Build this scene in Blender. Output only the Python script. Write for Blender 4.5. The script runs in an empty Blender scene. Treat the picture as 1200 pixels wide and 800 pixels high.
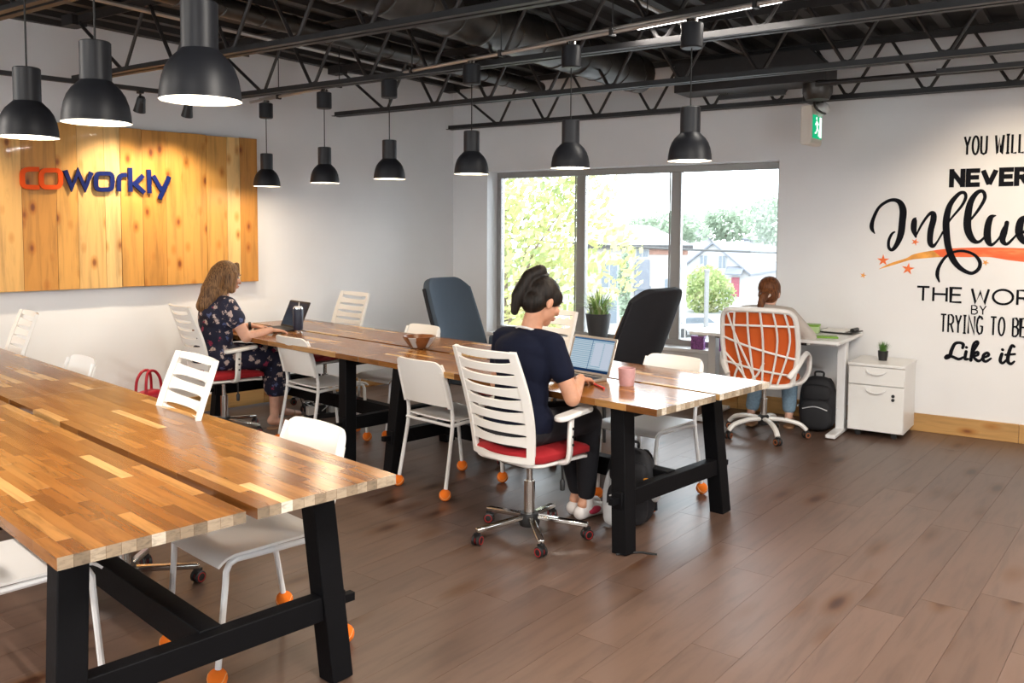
import bpy, bmesh, math, random
from mathutils import Vector, Matrix
random.seed(7)
PI = math.pi
def R(a): return math.radians(a)

# ------------------------------------------------------------------ camera
scene = bpy.context.scene
COL = scene.collection
EYE = Vector((0, 0, 1.56))
pit, rol, yaw = R(3.59), R(.32), R(45.79)
fh = Vector((-math.cos(yaw), math.sin(yaw), 0)); r0 = Vector((fh.y, -fh.x, 0))
fw = fh * math.cos(pit) - Vector((0, 0, math.sin(pit))); u0 = r0.cross(fw)
rt = r0 * math.cos(rol) + u0 * math.sin(rol); up = rt.cross(fw)
cam_d = bpy.data.cameras.new('camera'); cam = bpy.data.objects.new('camera', cam_d); COL.objects.link(cam)
cam_d.sensor_fit = 'HORIZONTAL'; cam_d.sensor_width = 36; cam_d.lens = 1021 / 1200 * 36
cam_d.shift_y = -66 / 1200; cam_d.clip_end = 600; cam_d.clip_start = .05
M = Matrix((rt, up, -fw)).transposed().to_4x4(); M.translation = EYE
cam.matrix_world = M
scene.camera = cam

# ------------------------------------------------------------------ sky, exposure
world = bpy.data.worlds.new('sky'); scene.world = world; world.use_nodes = True
wn = world.node_tree.nodes; wl = world.node_tree.links; wn.clear()
wo = wn.new('ShaderNodeOutputWorld'); wb = wn.new('ShaderNodeBackground')
wb.inputs[0].default_value = (.86, .93, 1, 1); wb.inputs[1].default_value = 8.5
wl.new(wb.outputs[0], wo.inputs[0])
vs = scene.view_settings
vs.view_transform = 'Standard'; vs.look = 'None'; vs.gamma = 1; vs.exposure = 0.12; vs.use_curve_mapping = False
PENDANT_W = 5.5; LED_W = 105.0; SPOT_W = 60.0

# ------------------------------------------------------------------ materials
def nmat(name):
    m = bpy.data.materials.new(name); m.use_nodes = True
    nt = m.node_tree; b = nt.nodes['Principled BSDF']; return m, nt, b
def N(nt, t, **kw):
    n = nt.nodes.new(t)
    for k, v in kw.items():
        if k.startswith('i_'):
            key = k[2:]; key = int(key) if key.isdigit() else key.replace('_', ' ')
            n.inputs[key].default_value = v
        else: setattr(n, k, v)
    return n
def ramp(nt, stops, interp='LINEAR'):
    n = nt.nodes.new('ShaderNodeValToRGB'); e = n.color_ramp.elements; n.color_ramp.interpolation = interp
    while len(e) < len(stops): e.new(.5)
    for el, (p, c) in zip(e, stops): el.position = p; el.color = (*c, 1)
    return n
def mat(name, col, rough=.5, metal=0, var=0.0, scale=40, bump=0.0, bscale=200, spec=.5, sheen=0, emit=None, es=0, coat=0):
    m, nt, b = nmat(name)
    b.inputs['Base Color'].default_value = (*col, 1); b.inputs['Roughness'].default_value = rough
    b.inputs['Metallic'].default_value = metal; b.inputs['Specular IOR Level'].default_value = spec
    b.inputs['Sheen Weight'].default_value = sheen; b.inputs['Coat Weight'].default_value = coat
    if emit: b.inputs['Emission Color'].default_value = (*emit, 1); b.inputs['Emission Strength'].default_value = es
    tc = N(nt, 'ShaderNodeTexCoord')
    if var:
        nz = N(nt, 'ShaderNodeTexNoise', i_Scale=scale, i_Detail=4.0); nt.links.new(tc.outputs['Object'], nz.inputs['Vector'])
        rp = ramp(nt, [(.3, tuple(max(0, c * (1 - var)) for c in col)), (.7, tuple(min(1, c * (1 + var)) for c in col))])
        nt.links.new(nz.outputs[0], rp.inputs[0]); nt.links.new(rp.outputs[0], b.inputs['Base Color'])
    if bump:
        nz = N(nt, 'ShaderNodeTexNoise', i_Scale=bscale, i_Detail=3.0); nt.links.new(tc.outputs['Object'], nz.inputs['Vector'])
        bp = N(nt, 'ShaderNodeBump', i_Strength=bump, i_Distance=.01); nt.links.new(nz.outputs[0], bp.inputs['Height']); nt.links.new(bp.outputs[0], b.inputs['Normal'])
    return m
def emat(name, col, s):
    m = bpy.data.materials.new(name); m.use_nodes = True; nt = m.node_tree; nt.nodes.clear()
    e = N(nt, 'ShaderNodeEmission'); e.inputs[0].default_value = (*col, 1); e.inputs[1].default_value = s
    o = N(nt, 'ShaderNodeOutputMaterial'); nt.links.new(e.outputs[0], o.inputs[0]); return m
def wood(name, stops, along=0, grain=1.0, rough=.4, knots=False, bump=.08, stretch=(1.2, 18, 18), coat=0, rnd=.75):
    """stops: colour ramp read by a per-piece random number; grain streaks run along the given axis"""
    m, nt, b = nmat(name); L = nt.links
    oi = N(nt, 'ShaderNodeObjectInfo'); tc = N(nt, 'ShaderNodeTexCoord')
    rp = ramp(nt, stops); L.new(oi.outputs['Random'], rp.inputs[0])
    cmb = N(nt, 'ShaderNodeCombineXYZ'); mul = N(nt, 'ShaderNodeMath', operation='MULTIPLY', i_1=57.0); L.new(oi.outputs['Random'], mul.inputs[0])
    for i in range(3): L.new(mul.outputs[0], cmb.inputs[i])
    add = N(nt, 'ShaderNodeVectorMath', operation='ADD'); L.new(tc.outputs['Object'], add.inputs[0]); L.new(cmb.outputs[0], add.inputs[1])
    mp = N(nt, 'ShaderNodeMapping'); s = list(stretch)
    if along == 1: s = [s[1], s[0], s[2]]
    if along == 2: s = [s[1], s[2], s[0]]
    mp.inputs['Scale'].default_value = s; L.new(add.outputs[0], mp.inputs[0])
    nz = N(nt, 'ShaderNodeTexNoise', i_Scale=1.6, i_Detail=6.0, i_Roughness=.6, i_Distortion=.6); L.new(mp.outputs[0], nz.inputs['Vector'])
    g = ramp(nt, [(.3, (1 - .45 * grain,) * 3), (.52, (1, 1, 1)), (.75, (1 + .12 * grain,) * 3)]); L.new(nz.outputs[0], g.inputs[0])
    mx = N(nt, 'ShaderNodeMix', data_type='RGBA', blend_type='MULTIPLY'); mx.inputs[0].default_value = 1
    L.new(rp.outputs[0], mx.inputs[6]); L.new(g.outputs[0], mx.inputs[7]); out = mx.outputs[2]
    if knots:
        mk = N(nt, 'ShaderNodeMapping'); k = list(knots)
        mk.inputs['Scale'].default_value = k; L.new(add.outputs[0], mk.inputs[0])
        vo = N(nt, 'ShaderNodeTexVoronoi', i_Scale=1.0, i_Randomness=1.0); L.new(mk.outputs[0], vo.inputs['Vector'])
        kr = ramp(nt, [(.0, (.16, .06, .02)), (.09, (.35, .15, .05)), (.16, (.8, .62, .4)), (.3, (1, 1, 1))]); L.new(vo.outputs['Distance'], kr.inputs[0])
        m2 = N(nt, 'ShaderNodeMix', data_type='RGBA', blend_type='MULTIPLY'); m2.inputs[0].default_value = .9
        L.new(out, m2.inputs[6]); L.new(kr.outputs[0], m2.inputs[7]); out = m2.outputs[2]
    L.new(out, b.inputs['Base Color']); b.inputs['Roughness'].default_value = rough; b.inputs['Coat Weight'].default_value = coat
    bp = N(nt, 'ShaderNodeBump', i_Strength=bump, i_Distance=.004); L.new(nz.outputs[0], bp.inputs['Height']); L.new(bp.outputs[0], b.inputs['Normal'])
    return m

MT = {}
MT['wall'] = mat('wall_paint', (.80, .80, .81), .75, var=.015, scale=3, bump=.04, bscale=300)
MT['trimwhite'] = mat('white_reveal_paint', (.85, .85, .86), .5)
MT['stave'] = wood('acacia_stave', [(0, (.155, .056, .013)), (.35, (.225, .086, .020)), (.65, (.285, .118, .029)), (.86, (.34, .155, .043)), (.94, (.48, .26, .09)), (1, (.66, .44, .20))], 0, .9, .2, stretch=(2.2, 26, 26), bump=.01)
MT['endgrain'] = wood('acacia_end_grain', [(0, (.20, .15, .10)), (.4, (.32, .24, .16)), (.75, (.45, .36, .26)), (1, (.75, .67, .55))], 1, 1.0, .6, stretch=(20, 60, 60))
MT['floor'] = wood('laminate_oak', [(0, (.112, .067, .048)), (.5, (.124, .075, .054)), (1, (.138, .084, .061))], 1, .6, .37, knots=(5, 1.6, 5), bump=.02, stretch=(1.4, 14, 14))
MT['pine'] = wood('knotty_pine', [(0, (.46, .19, .030)), (.35, (.58, .27, .055)), (.7, (.66, .35, .09)), (1, (.76, .48, .19))], 2, .8, .4, knots=(8.5, 8.5, 4.4), stretch=(.9, 11, 11), coat=.1)
MT['pinebase'] = wood('pine_baseboard', [(0, (.46, .25, .08)), (1, (.56, .32, .11))], 0, .6, .5, knots=(3.2, 8, 8), stretch=(1, 14, 14))
MT['black'] = mat('black_painted_wood', (.004, .004, .005), .6, bump=.05, bscale=60, spec=.12)
MT['steel'] = mat('black_painted_steel', (.022, .021, .022), .5, var=.3, scale=5)
MT['deck'] = mat('dark_ceiling_deck', (.012, .012, .013), .8, var=.3, scale=6)
MT['rib'] = mat('deck_rib_paint', (.03, .029, .029), .6)
MT['duct'] = mat('galvanised_duct_dark', (.06, .056, .052), .38, metal=.7, var=.25, scale=8)
MT['conduit'] = mat('grey_conduit', (.42, .40, .38), .4, metal=.6)
MT['shade'] = mat('charcoal_lamp_enamel', (.014, .015, .019), .45, spec=.35)
MT['liner'] = mat('white_lamp_liner', (.85, .84, .80), .5)
MT['bulb'] = emat('warm_bulb', (1, .80, .55), 30); MT['glow'] = emat('lamp_diffuser', (1, .90, .72), 5.0)
MT['cord'] = mat('black_cord', (.01, .01, .01), .6)
MT['led'] = emat('led_strip', (1, .97, .92), 9)
MT['wplastic'] = mat('white_plastic', (.80, .78, .75), .35)
MT['wmetal'] = mat('white_metal', (.80, .80, .80), .3)
MT['red'] = mat('red_seat_fabric', (.36, .006, .012), .8, bump=.25, bscale=500)
MT['redbag'] = mat('red_leather', (.45, .012, .03), .4)
MT['chrome'] = mat('chrome', (.62, .60, .57), .16, metal=1)
MT['bplastic'] = mat('black_plastic', (.012, .012, .013), .42)
MT['casterred'] = mat('red_caster_ring', (.40, .02, .02), .45)
MT['casterbrown'] = mat('brown_caster_ring', (.30, .10, .04), .45)
MT['ball'] = mat('orange_tennis_felt', (.95, .20, .008), .9, bump=.5, bscale=700)
MT['ballseam'] = mat('pale_ball_seam', (.9, .55, .25), .8)
MT['navyfab'] = mat('slate_blue_upholstery', (.052, .072, .10), .9, var=.12, scale=300, bump=.2, bscale=600)
MT['darkfab'] = mat('charcoal_upholstery', (.012, .012, .016), .95, bump=.2, bscale=600)
MT['lit_edge'] = mat('pale_grey_lit_edge', (.32, .35, .38), .7)  # window light on the chair shell's edge, put into a pale colour
MT['ply'] = wood('bent_plywood', [(0, (.33, .16, .05)), (1, (.38, .2, .07))], 2, .4, .4)
MT['orange'] = mat('orange_mesh_fabric', (.62, .105, .012), .85, bump=.35, bscale=500)
MT['alum'] = mat('silver_aluminium', (.62, .56, .50), .32, metal=.75)
MT['dgrey'] = mat('dark_grey_laptop', (.05, .05, .055), .4, metal=.3)
MT['keys'] = mat('black_keys', (.012, .012, .014), .5)
MT['pink'] = mat('pink_stoneware', (.58, .33, .33), .5, var=.1, scale=25)
MT['navyglaze'] = mat('navy_tumbler_coat', (.018, .025, .05), .35)
MT['bowlw'] = mat('brown_glazed_bowl', (.17, .06, .02), .3, var=.4, scale=12)
MT['bowlpatch'] = mat('grey_glaze_patch', (.42, .42, .43), .3)
MT['potgrey'] = mat('dark_grey_planter', (.055, .055, .06), .5)
MT['potblack'] = mat('black_pot', (.012, .012, .012), .4)
MT['soil'] = mat('soil', (.03, .02, .012), .95)
MT['leaf'] = mat('plant_leaf', (.22, .38, .08), .5, var=.4, scale=8)
MT['leafpale'] = mat('pale_green_leaf', (.50, .58, .28), .5, var=.3, scale=8)
MT['grassblade'] = mat('grass_blade', (.08, .20, .03), .5, var=.4, scale=30)
MT['wlam'] = mat('white_laminate', (.82, .81, .79), .3)
MT['paper'] = mat('paper', (.86, .84, .80), .7)
MT['green'] = mat('lime_green_plastic', (.20, .42, .03), .4)
MT['greenclear'] = mat('pale_green_box', (.45, .60, .30), .4)
MT['purple'] = mat('purple_card', (.30, .10, .33), .6, var=.5, scale=60)
MT['redpen'] = mat('red_pen', (.62, .03, .02), .35)
MT['nylon'] = mat('black_nylon', (.010, .010, .013), .7, bump=.3, bscale=300)
MT['whitefab'] = mat('white_nylon', (.62, .62, .63), .7, bump=.2, bscale=200)
MT['reflect'] = mat('silver_reflective_tape', (.75, .76, .78), .3, metal=.3)
MT['amber'] = mat('orange_tag', (.75, .30, .03), .5)
MT['orangesign'] = mat('orange_sign_acrylic', (.80, .085, .006), .45, spec=.2)
MT['bluesign'] = mat('navy_sign_acrylic', (.003, .010, .085), .45, spec=.2)
MT['ink'] = mat('black_wall_vinyl', (.006, .0065, .010), .7, spec=.1)
MT['frame'] = mat('grey_window_aluminium', (.30, .29, .28), .4, metal=.2)
MT['greensign'] = emat('exit_sign_green', (.01, .42, .18), 1.1)
MT['whitesign'] = emat('exit_sign_white', (.8, 1, .9), 1.2)
MT['offwhite'] = mat('off_white_plastic', (.74, .68, .60), .45)
MT['lens'] = mat('clear_lamp_lens', (.7, .7, .7), .15)
# wall swoosh: orange paint with yellow ends and uneven wash
def swoosh_mat():
    m, nt, b = nmat('orange_brush_paint'); L = nt.links; tc = N(nt, 'ShaderNodeTexCoord')
    nz = N(nt, 'ShaderNodeTexNoise', i_Scale=9.0, i_Detail=5.0); mp = N(nt, 'ShaderNodeMapping'); mp.inputs['Scale'].default_value = (.7, 1, 3)
    L.new(tc.outputs['Object'], mp.inputs[0]); L.new(mp.outputs[0], nz.inputs['Vector'])
    rp = ramp(nt, [(.3, (.78, .10, .02)), (.55, (.84, .15, .04)), (.75, (.86, .30, .10))]); L.new(nz.outputs[0], rp.inputs[0])
    L.new(rp.outputs[0], b.inputs['Base Color']); b.inputs['Roughness'].default_value = .6; return m
MT['swoosh'] = swoosh_mat()
MT['swooshtip'] = mat('amber_brush_paint', (.85, .36, .06), .6, var=.25, scale=14)
MT['star'] = mat('orange_star_vinyl', (.85, .17, .03), .5, var=.15, scale=30)
MT['starpale'] = mat('amber_star_vinyl', (.85, .36, .07), .5, var=.2, scale=30)
# people
def skin_mat(name, col):
    m, nt, b = nmat(name); b.inputs['Base Color'].default_value = (*col, 1); b.inputs['Roughness'].default_value = .5
    b.inputs['Subsurface Weight'].default_value = .08; b.inputs['Subsurface Radius'].default_value = (.02, .008, .004)
    tc = N(nt, 'ShaderNodeTexCoord'); nz = N(nt, 'ShaderNodeTexNoise', i_Scale=30.0); nt.links.new(tc.outputs['Object'], nz.inputs['Vector'])
    rp = ramp(nt, [(.3, tuple(c * .92 for c in col)), (.7, tuple(min(1, c * 1.06) for c in col))]); nt.links.new(nz.outputs[0], rp.inputs[0]); nt.links.new(rp.outputs[0], b.inputs['Base Color'])
    return m
MT['skinA'] = skin_mat('warm_skin', (.58, .29, .18)); MT['skinB'] = skin_mat('fair_skin', (.62, .34, .24)); MT['skinC'] = skin_mat('light_skin', (.66, .38, .28))
def hair_mat(name, c0, c1, scale=(60, 60, 5)):
    m, nt, b = nmat(name); L = nt.links; tc = N(nt, 'ShaderNodeTexCoord'); mp = N(nt, 'ShaderNodeMapping'); mp.inputs['Scale'].default_value = scale
    L.new(tc.outputs['Object'], mp.inputs[0]); nz = N(nt, 'ShaderNodeTexNoise', i_Scale=1.5, i_Detail=5.0, i_Distortion=.4); L.new(mp.outputs[0], nz.inputs['Vector'])
    rp = ramp(nt, [(.35, c0), (.65, c1)]); L.new(nz.outputs[0], rp.inputs[0]); L.new(rp.outputs[0], b.inputs['Base Color']); b.inputs['Roughness'].default_value = .5; b.inputs['Specular IOR Level'].default_value = .25
    bp = N(nt, 'ShaderNodeBump', i_Strength=.5, i_Distance=.006); L.new(nz.outputs[0], bp.inputs['Height']); L.new(bp.outputs[0], b.inputs['Normal']); return m
MT['hairA'] = hair_mat('honey_brown_hair', (.055, .024, .011), (.26, .14, .06), (110, 110, 7)); MT['hairB'] = hair_mat('near_black_hair', (.004, .003, .002), (.017, .010, .007)); MT['hairC'] = hair_mat('auburn_hair', (.07, .022, .008), (.19, .07, .025))
MT['navytee'] = mat('navy_jersey', (.007, .009, .022), .9, bump=.25, bscale=22, spec=.15)
MT['blacktrouser'] = mat('black_trouser_cloth', (.008, .008, .012), .85, bump=.2, bscale=25)
MT['sweater'] = mat('pale_grey_knit', (.56, .50, .45), .9, bump=.35, bscale=60)
MT['jeans'] = mat('light_blue_denim', (.22, .33, .43), .85, var=.15, scale=60)
MT['shoew'] = mat('white_red_sneaker', (.70, .66, .64), .5); MT['shoer'] = mat('red_sneaker_panel', (.45, .03, .07), .6)
MT['sandal'] = mat('tan_sandal', (.30, .16, .08), .5); MT['lips'] = mat('lip_colour', (.45, .13, .11), .4); MT['eye'] = mat('eye_white', (.75, .72, .70), .2); MT['iris'] = mat('dark_iris', (.03, .02, .015), .2)
MT['watch'] = mat('black_wristband', (.01, .01, .012), .4); MT['hairtie'] = mat('pale_hair_tie', (.75, .62, .55), .5); MT['collar'] = mat('white_collar', (.72, .70, .68), .7)
def floral():
    m, nt, b = nmat('navy_floral_print'); L = nt.links; tc = N(nt, 'ShaderNodeTexCoord')
    vo = N(nt, 'ShaderNodeTexVoronoi', i_Scale=17.0); nz = N(nt, 'ShaderNodeTexNoise', i_Scale=55.0, i_Detail=2.0)
    mxv = N(nt, 'ShaderNodeMix', data_type='RGBA', blend_type='LINEAR_LIGHT'); mxv.inputs[0].default_value = .028
    L.new(tc.outputs['Object'], nz.inputs['Vector']); L.new(tc.outputs['Object'], mxv.inputs[6]); L.new(nz.outputs['Color'], mxv.inputs[7]); L.new(mxv.outputs[2], vo.inputs['Vector'])
    sel = N(nt, 'ShaderNodeSeparateColor'); L.new(vo.outputs['Color'], sel.inputs[0])
    pet = ramp(nt, [(0, (.55, .42, .38)), (.55, (.62, .5, .46)), (.72, (.10, .13, .28)), (.9, (.32, .03, .08))], 'CONSTANT'); L.new(sel.outputs[0], pet.inputs[0])
    msk = ramp(nt, [(.0, (.15, .15, .15)), (.09, (.9, .9, .9)), (.30, (1, 1, 1)), (.37, (.1, .1, .1)), (.44, (0, 0, 0))]); L.new(vo.outputs['Distance'], msk.inputs[0])
    mx = N(nt, 'ShaderNodeMix', data_type='RGBA'); mx.inputs[6].default_value = (.010, .011, .035, 1); L.new(msk.outputs[0], mx.inputs[0]); L.new(pet.outputs[0], mx.inputs[7])
    L.new(mx.outputs[2], b.inputs['Base Color']); b.inputs['Roughness'].default_value = .8; return m
MT['floral'] = floral()
def screen_mat(name, kind):
    m = bpy.data.materials.new(name); m.use_nodes = True; nt = m.node_tree; nt.nodes.clear(); L = nt.links
    tc = N(nt, 'ShaderNodeTexCoord'); sp = N(nt, 'ShaderNodeSeparateXYZ'); L.new(tc.outputs['UV'], sp.inputs[0])
    wv = N(nt, 'ShaderNodeTexWave', i_Scale=5.5, i_Distortion=1.0, i_Detail=1.0); wv.bands_direction = 'Y'; L.new(tc.outputs['UV'], wv.inputs['Vector'])
    rp = ramp(nt, [(.35, (.28, .42, .55)), (.6, (.52, .63, .70))] if kind else [(.3, (.02, .03, .045)), (.7, (.035, .05, .075))]); L.new(wv.outputs[0], rp.inputs[0])
    e = N(nt, 'ShaderNodeEmission'); e.inputs[1].default_value = .9 if kind else .7; L.new(rp.outputs[0], e.inputs[0])
    g = N(nt, 'ShaderNodeBsdfGlossy', i_Roughness=.15); mx = N(nt, 'ShaderNodeMixShader'); mx.inputs[0].default_value = .05
    L.new(e.outputs[0], mx.inputs[1]); L.new(g.outputs[0], mx.inputs[2]); o = N(nt, 'ShaderNodeOutputMaterial'); L.new(mx.outputs[0], o.inputs[0]); return m
MT['screenA'] = screen_mat('lit_document_screen', 1); MT['screenB'] = screen_mat('dim_screen', 0); MT['screenbar'] = emat('screen_bar', (.01, .03, .08), 1); MT['screentop'] = emat('screen_title_bar', (.05, .13, .25), 1)
MT['screenpage'] = emat('screen_page', (.50, .56, .66), .95)
def glass_mat():
    m = bpy.data.materials.new('window_glass'); m.use_nodes = True; nt = m.node_tree; nt.nodes.clear(); L = nt.links
    t = N(nt, 'ShaderNodeBsdfTransparent'); t.inputs[0].default_value = (.97, .985, .98, 1); g = N(nt, 'ShaderNodeBsdfGlossy', i_Roughness=.02)
    fr = N(nt, 'ShaderNodeFresnel', i_IOR=1.35); mx = N(nt, 'ShaderNodeMixShader'); L.new(fr.outputs[0], mx.inputs[0]); L.new(t.outputs[0], mx.inputs[1]); L.new(g.outputs[0], mx.inputs[2])
    o = N(nt, 'ShaderNodeOutputMaterial'); L.new(mx.outputs[0], o.inputs[0]); return m
MT['glass'] = glass_mat()
# outdoors
MT['siding'] = mat('white_house_siding', (.30, .30, .30), .8); MT['cream'] = mat('cream_render', (.31, .295, .27), .8); MT['roofgrey'] = mat('grey_shingles', (.115, .125, .145), .8, var=.1, scale=3)
MT['rooflight'] = mat('pale_flat_roof', (.17, .168, .165), .8); MT['brick'] = mat('brick_band', (.22, .12, .09), .85, var=.2, scale=6); MT['ground'] = mat('pale_asphalt_ground', (.22, .22, .22), .9, var=.08, scale=.5)
MT['hpane'] = mat('far_window_pane', (.10, .12, .14), .3); MT['doorred'] = mat('red_house_door', (.22, .05, .07), .6); MT['carw'] = mat('white_car_paint', (.35, .35, .36), .3); MT['card'] = mat('dark_car_paint', (.07, .08, .10), .3); MT['tyre'] = mat('tyre', (.03, .03, .03), .8); MT['wire'] = mat('power_line', (.05, .05, .05), .7)
def leaf_mat(name, stops):
    m = bpy.data.materials.new(name); m.use_nodes = True; nt = m.node_tree; nt.nodes.clear(); L = nt.links
    tc = N(nt, 'ShaderNodeTexCoord'); nz = N(nt, 'ShaderNodeTexNoise', i_Scale=1.1, i_Detail=6.0); L.new(tc.outputs['Object'], nz.inputs['Vector']); rp = ramp(nt, stops); L.new(nz.outputs[0], rp.inputs[0])
    d = N(nt, 'ShaderNodeBsdfDiffuse'); t = N(nt, 'ShaderNodeBsdfTranslucent'); mx = N(nt, 'ShaderNodeMixShader'); mx.inputs[0].default_value = .45
    L.new(rp.outputs[0], d.inputs[0]); L.new(rp.outputs[0], t.inputs[0]); L.new(d.outputs[0], mx.inputs[1]); L.new(t.outputs[0], mx.inputs[2]); o = N(nt, 'ShaderNodeOutputMaterial'); L.new(mx.outputs[0], o.inputs[0]); return m
MT['treeyellow'] = leaf_mat('yellow_green_leaves', [(.3, (.24, .30, .14)), (.5, (.38, .40, .17)), (.7, (.50, .43, .24))])  # haze put into the leaf colours as paler, bluer tones
MT['treegreen'] = leaf_mat('mid_green_leaves', [(.3, (.22, .28, .20)), (.6, (.32, .38, .29))]); MT['shrubgreen'] = leaf_mat('shrub_leaves', [(.3, (.18, .25, .11)), (.5, (.30, .36, .15)), (.68, (.46, .44, .28))]); MT['bark'] = mat('grey_bark', (.16, .12, .09), .9)

# ------------------------------------------------------------------ mesh helpers
class MB:
    def __init__(s): s.v = []; s.f = []; s.m = []; s.smooth = []
    def add(s, vs_, fs, m=0, sm=True):
        o = len(s.v); s.v += [tuple(v) for v in vs_]
        for f in fs: s.f.append([i + o for i in f]); s.m.append(m); s.smooth.append(sm)
        return s
    def box(s, c, d, rot=None, m=0):
        hx, hy, hz = d[0] / 2, d[1] / 2, d[2] / 2; c = Vector(c)
        P = [Vector((x, y, z)) for x in (-hx, hx) for y in (-hy, hy) for z in (-hz, hz)]
        if rot is not None: P = [rot @ p for p in P]
        return s.add([p + c for p in P], [(0, 1, 3, 2), (4, 6, 7, 5), (0, 4, 5, 1), (2, 3, 7, 6), (0, 2, 6, 4), (1, 5, 7, 3)], m, False)
    def span(s, a, b, m=0):
        return s.box([(a[i] + b[i]) / 2 for i in range(3)], [abs(b[i] - a[i]) for i in range(3)], None, m)
    def bar(s, p0, p1, w, h, m=0, upv=(0, 0, 1)):
        p0, p1 = Vector(p0), Vector(p1); d = (p1 - p0); L = d.length; d.normalize(); u = Vector(upv)
        if abs(d.dot(u)) > .98: u = Vector((0, 1, 0))
        x = d.cross(u).normalized(); y = x.cross(d)
        return s.box((p0 + p1) / 2, (w, L, h), Matrix((x, d, y)).transposed(), m)
    def tube(s, pts, r, n=8, m=0, closed=False, flat=1.0):
        pts = [Vector(p) for p in pts]; k = len(pts); rs = r if isinstance(r, (list, tuple)) else [r] * k
        vs_ = []; ref = None
        for i, p in enumerate(pts):
            t = (pts[(i + 1) % k] - pts[i - 1]) if closed else (pts[min(i + 1, k - 1)] - pts[max(i - 1, 0)])
            t.normalize()
            if ref is None:
                ref = Vector((0, 0, 1)) if abs(t.z) < .9 else Vector((0, 1, 0))
            x = t.cross(ref).normalized(); y = x.cross(t).normalized(); ref = y
            for j in range(n):
                a = 2 * PI * j / n; vs_.append(p + x * (rs[i] * math.cos(a)) + y * (rs[i] * flat * math.sin(a)))
        fs = []
        for i in range(k if closed else k - 1):
            i2 = (i + 1) % k
            for j in range(n): fs.append((i * n + j, i * n + (j + 1) % n, i2 * n + (j + 1) % n, i2 * n + j))
        if not closed: fs.append(tuple(range(n - 1, -1, -1))); fs.append(tuple((k - 1) * n + j for j in range(n)))
        return s.add(vs_, fs, m)
    def lathe(s, prof, n=24, c=(0, 0, 0), m=0, rot=None, cap=True):
        vs_ = []; c = Vector(c); k = len(prof)
        for r, z in prof:
            for j in range(n):
                a = 2 * PI * j / n; p = Vector((r * math.cos(a), r * math.sin(a), z)); vs_.append((rot @ p if rot is not None else p) + c)
        fs = [(i * n + j, i * n + (j + 1) % n, (i + 1) * n + (j + 1) % n, (i + 1) * n + j) for i in range(k - 1) for j in range(n)]
        if cap:
            if prof[0][0] > 1e-5: fs.append(tuple(range(n - 1, -1, -1)))
            if prof[-1][0] > 1e-5: fs.append(tuple((k - 1) * n + j for j in range(n)))
        return s.add(vs_, fs, m)
    def ball(s, c, r, nu=14, nv=9, m=0, rot=None):
        r = r if isinstance(r, (list, tuple)) else (r, r, r); c = Vector(c); vs_ = []
        for i in range(nv + 1):
            t = PI * i / nv
            for j in range(nu):
                a = 2 * PI * j / nu; p = Vector((r[0] * math.sin(t) * math.cos(a), r[1] * math.sin(t) * math.sin(a), r[2] * math.cos(t))); vs_.append((rot @ p if rot is not None else p) + c)
        return s.add(vs_, [(i * nu + j, (i + 1) * nu + j, (i + 1) * nu + (j + 1) % nu, i * nu + (j + 1) % nu) for i in range(nv) for j in range(nu)], m)
    def slab(s, fn, us, vr, th, m=0):
        """curved panel: fn(u,v) -> point; us list of u; vr(u) -> list of v; thickness th along the local normal"""
        U = len(us); cols = [vr(u) for u in us]; V = len(cols[0]); A = []; B = []
        for u, vv in zip(us, cols):
            for v in vv:
                p = Vector(fn(u, v)); e = 1e-3; n = (Vector(fn(u + e, v)) - p).cross(Vector(fn(u, v + e)) - p).normalized(); A.append(p + n * th / 2); B.append(p - n * th / 2)
        o = U * V; fs = []
        for i in range(U - 1):
            for j in range(V - 1):
                a = i * V + j; fs += [(a, a + V, a + V + 1, a + 1), (o + a, o + a + 1, o + a + V + 1, o + a + V)]
        rim = [j for j in range(V)] + [i * V + V - 1 for i in range(1, U)] + [(U - 1) * V + j for j in range(V - 2, -1, -1)] + [i * V for i in range(U - 2, 0, -1)]
        for k in range(len(rim)):
            a, b = rim[k], rim[(k + 1) % len(rim)]; fs.append((a, b, o + b, o + a))
        return s.add(A + B, fs, m)
    def prism(s, poly, t0, t1, fn, m=0):
        n = len(poly); return s.add([fn(x, y, t0) for x, y in poly] + [fn(x, y, t1) for x, y in poly], [tuple(range(n)), tuple(range(2 * n - 1, n - 1, -1))] + [(i, i + n, (i + 1) % n + n, (i + 1) % n) for i in range(n)], m, False)
    def mesh(s, name):
        me = bpy.data.meshes.new(name); me.from_pydata(s.v, [], s.f)
        me.polygons.foreach_set('material_index', s.m); me.polygons.foreach_set('use_smooth', s.smooth); 
        bm = bmesh.new(); bm.from_mesh(me); bmesh.ops.recalc_face_normals(bm, faces=bm.faces); bm.to_mesh(me); bm.free()
        me.set_sharp_from_angle(angle=R(38)); me.update(); return me
    def obj(s, name, mats, parent=None, bevel=0, seg=2, sub=0):
        o = bpy.data.objects.new(name, s.mesh(name)); COL.objects.link(o)
        for k in (mats if isinstance(mats, (list, tuple)) else [mats]): o.data.materials.append(MT[k] if isinstance(k, str) else k)
        if parent: o.parent = parent
        if bevel:
            b = o.modifiers.new('bevel', 'BEVEL'); b.width = bevel; b.segments = seg; b.limit_method = 'ANGLE'; b.harden_normals = False
        if sub:
            b = o.modifiers.new('subd', 'SUBSURF'); b.levels = sub; b.render_levels = sub
        return o
def tag(o, label=None, cat=None, group=None, kind=None):
    for k, v in (('label', label), ('category', cat), ('group', group), ('kind', kind)):
        if v: o[k] = v
    return o
def empty(name, loc=(0, 0, 0), rz=0, label=None, cat=None, group=None):
    o = bpy.data.objects.new(name, None); COL.objects.link(o); o.location = loc; o.rotation_euler = (0, 0, rz); o.empty_display_size = .1
    return tag(o, label, cat, group)
def children(o): return [c for c in bpy.data.objects if c.parent == o]
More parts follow.
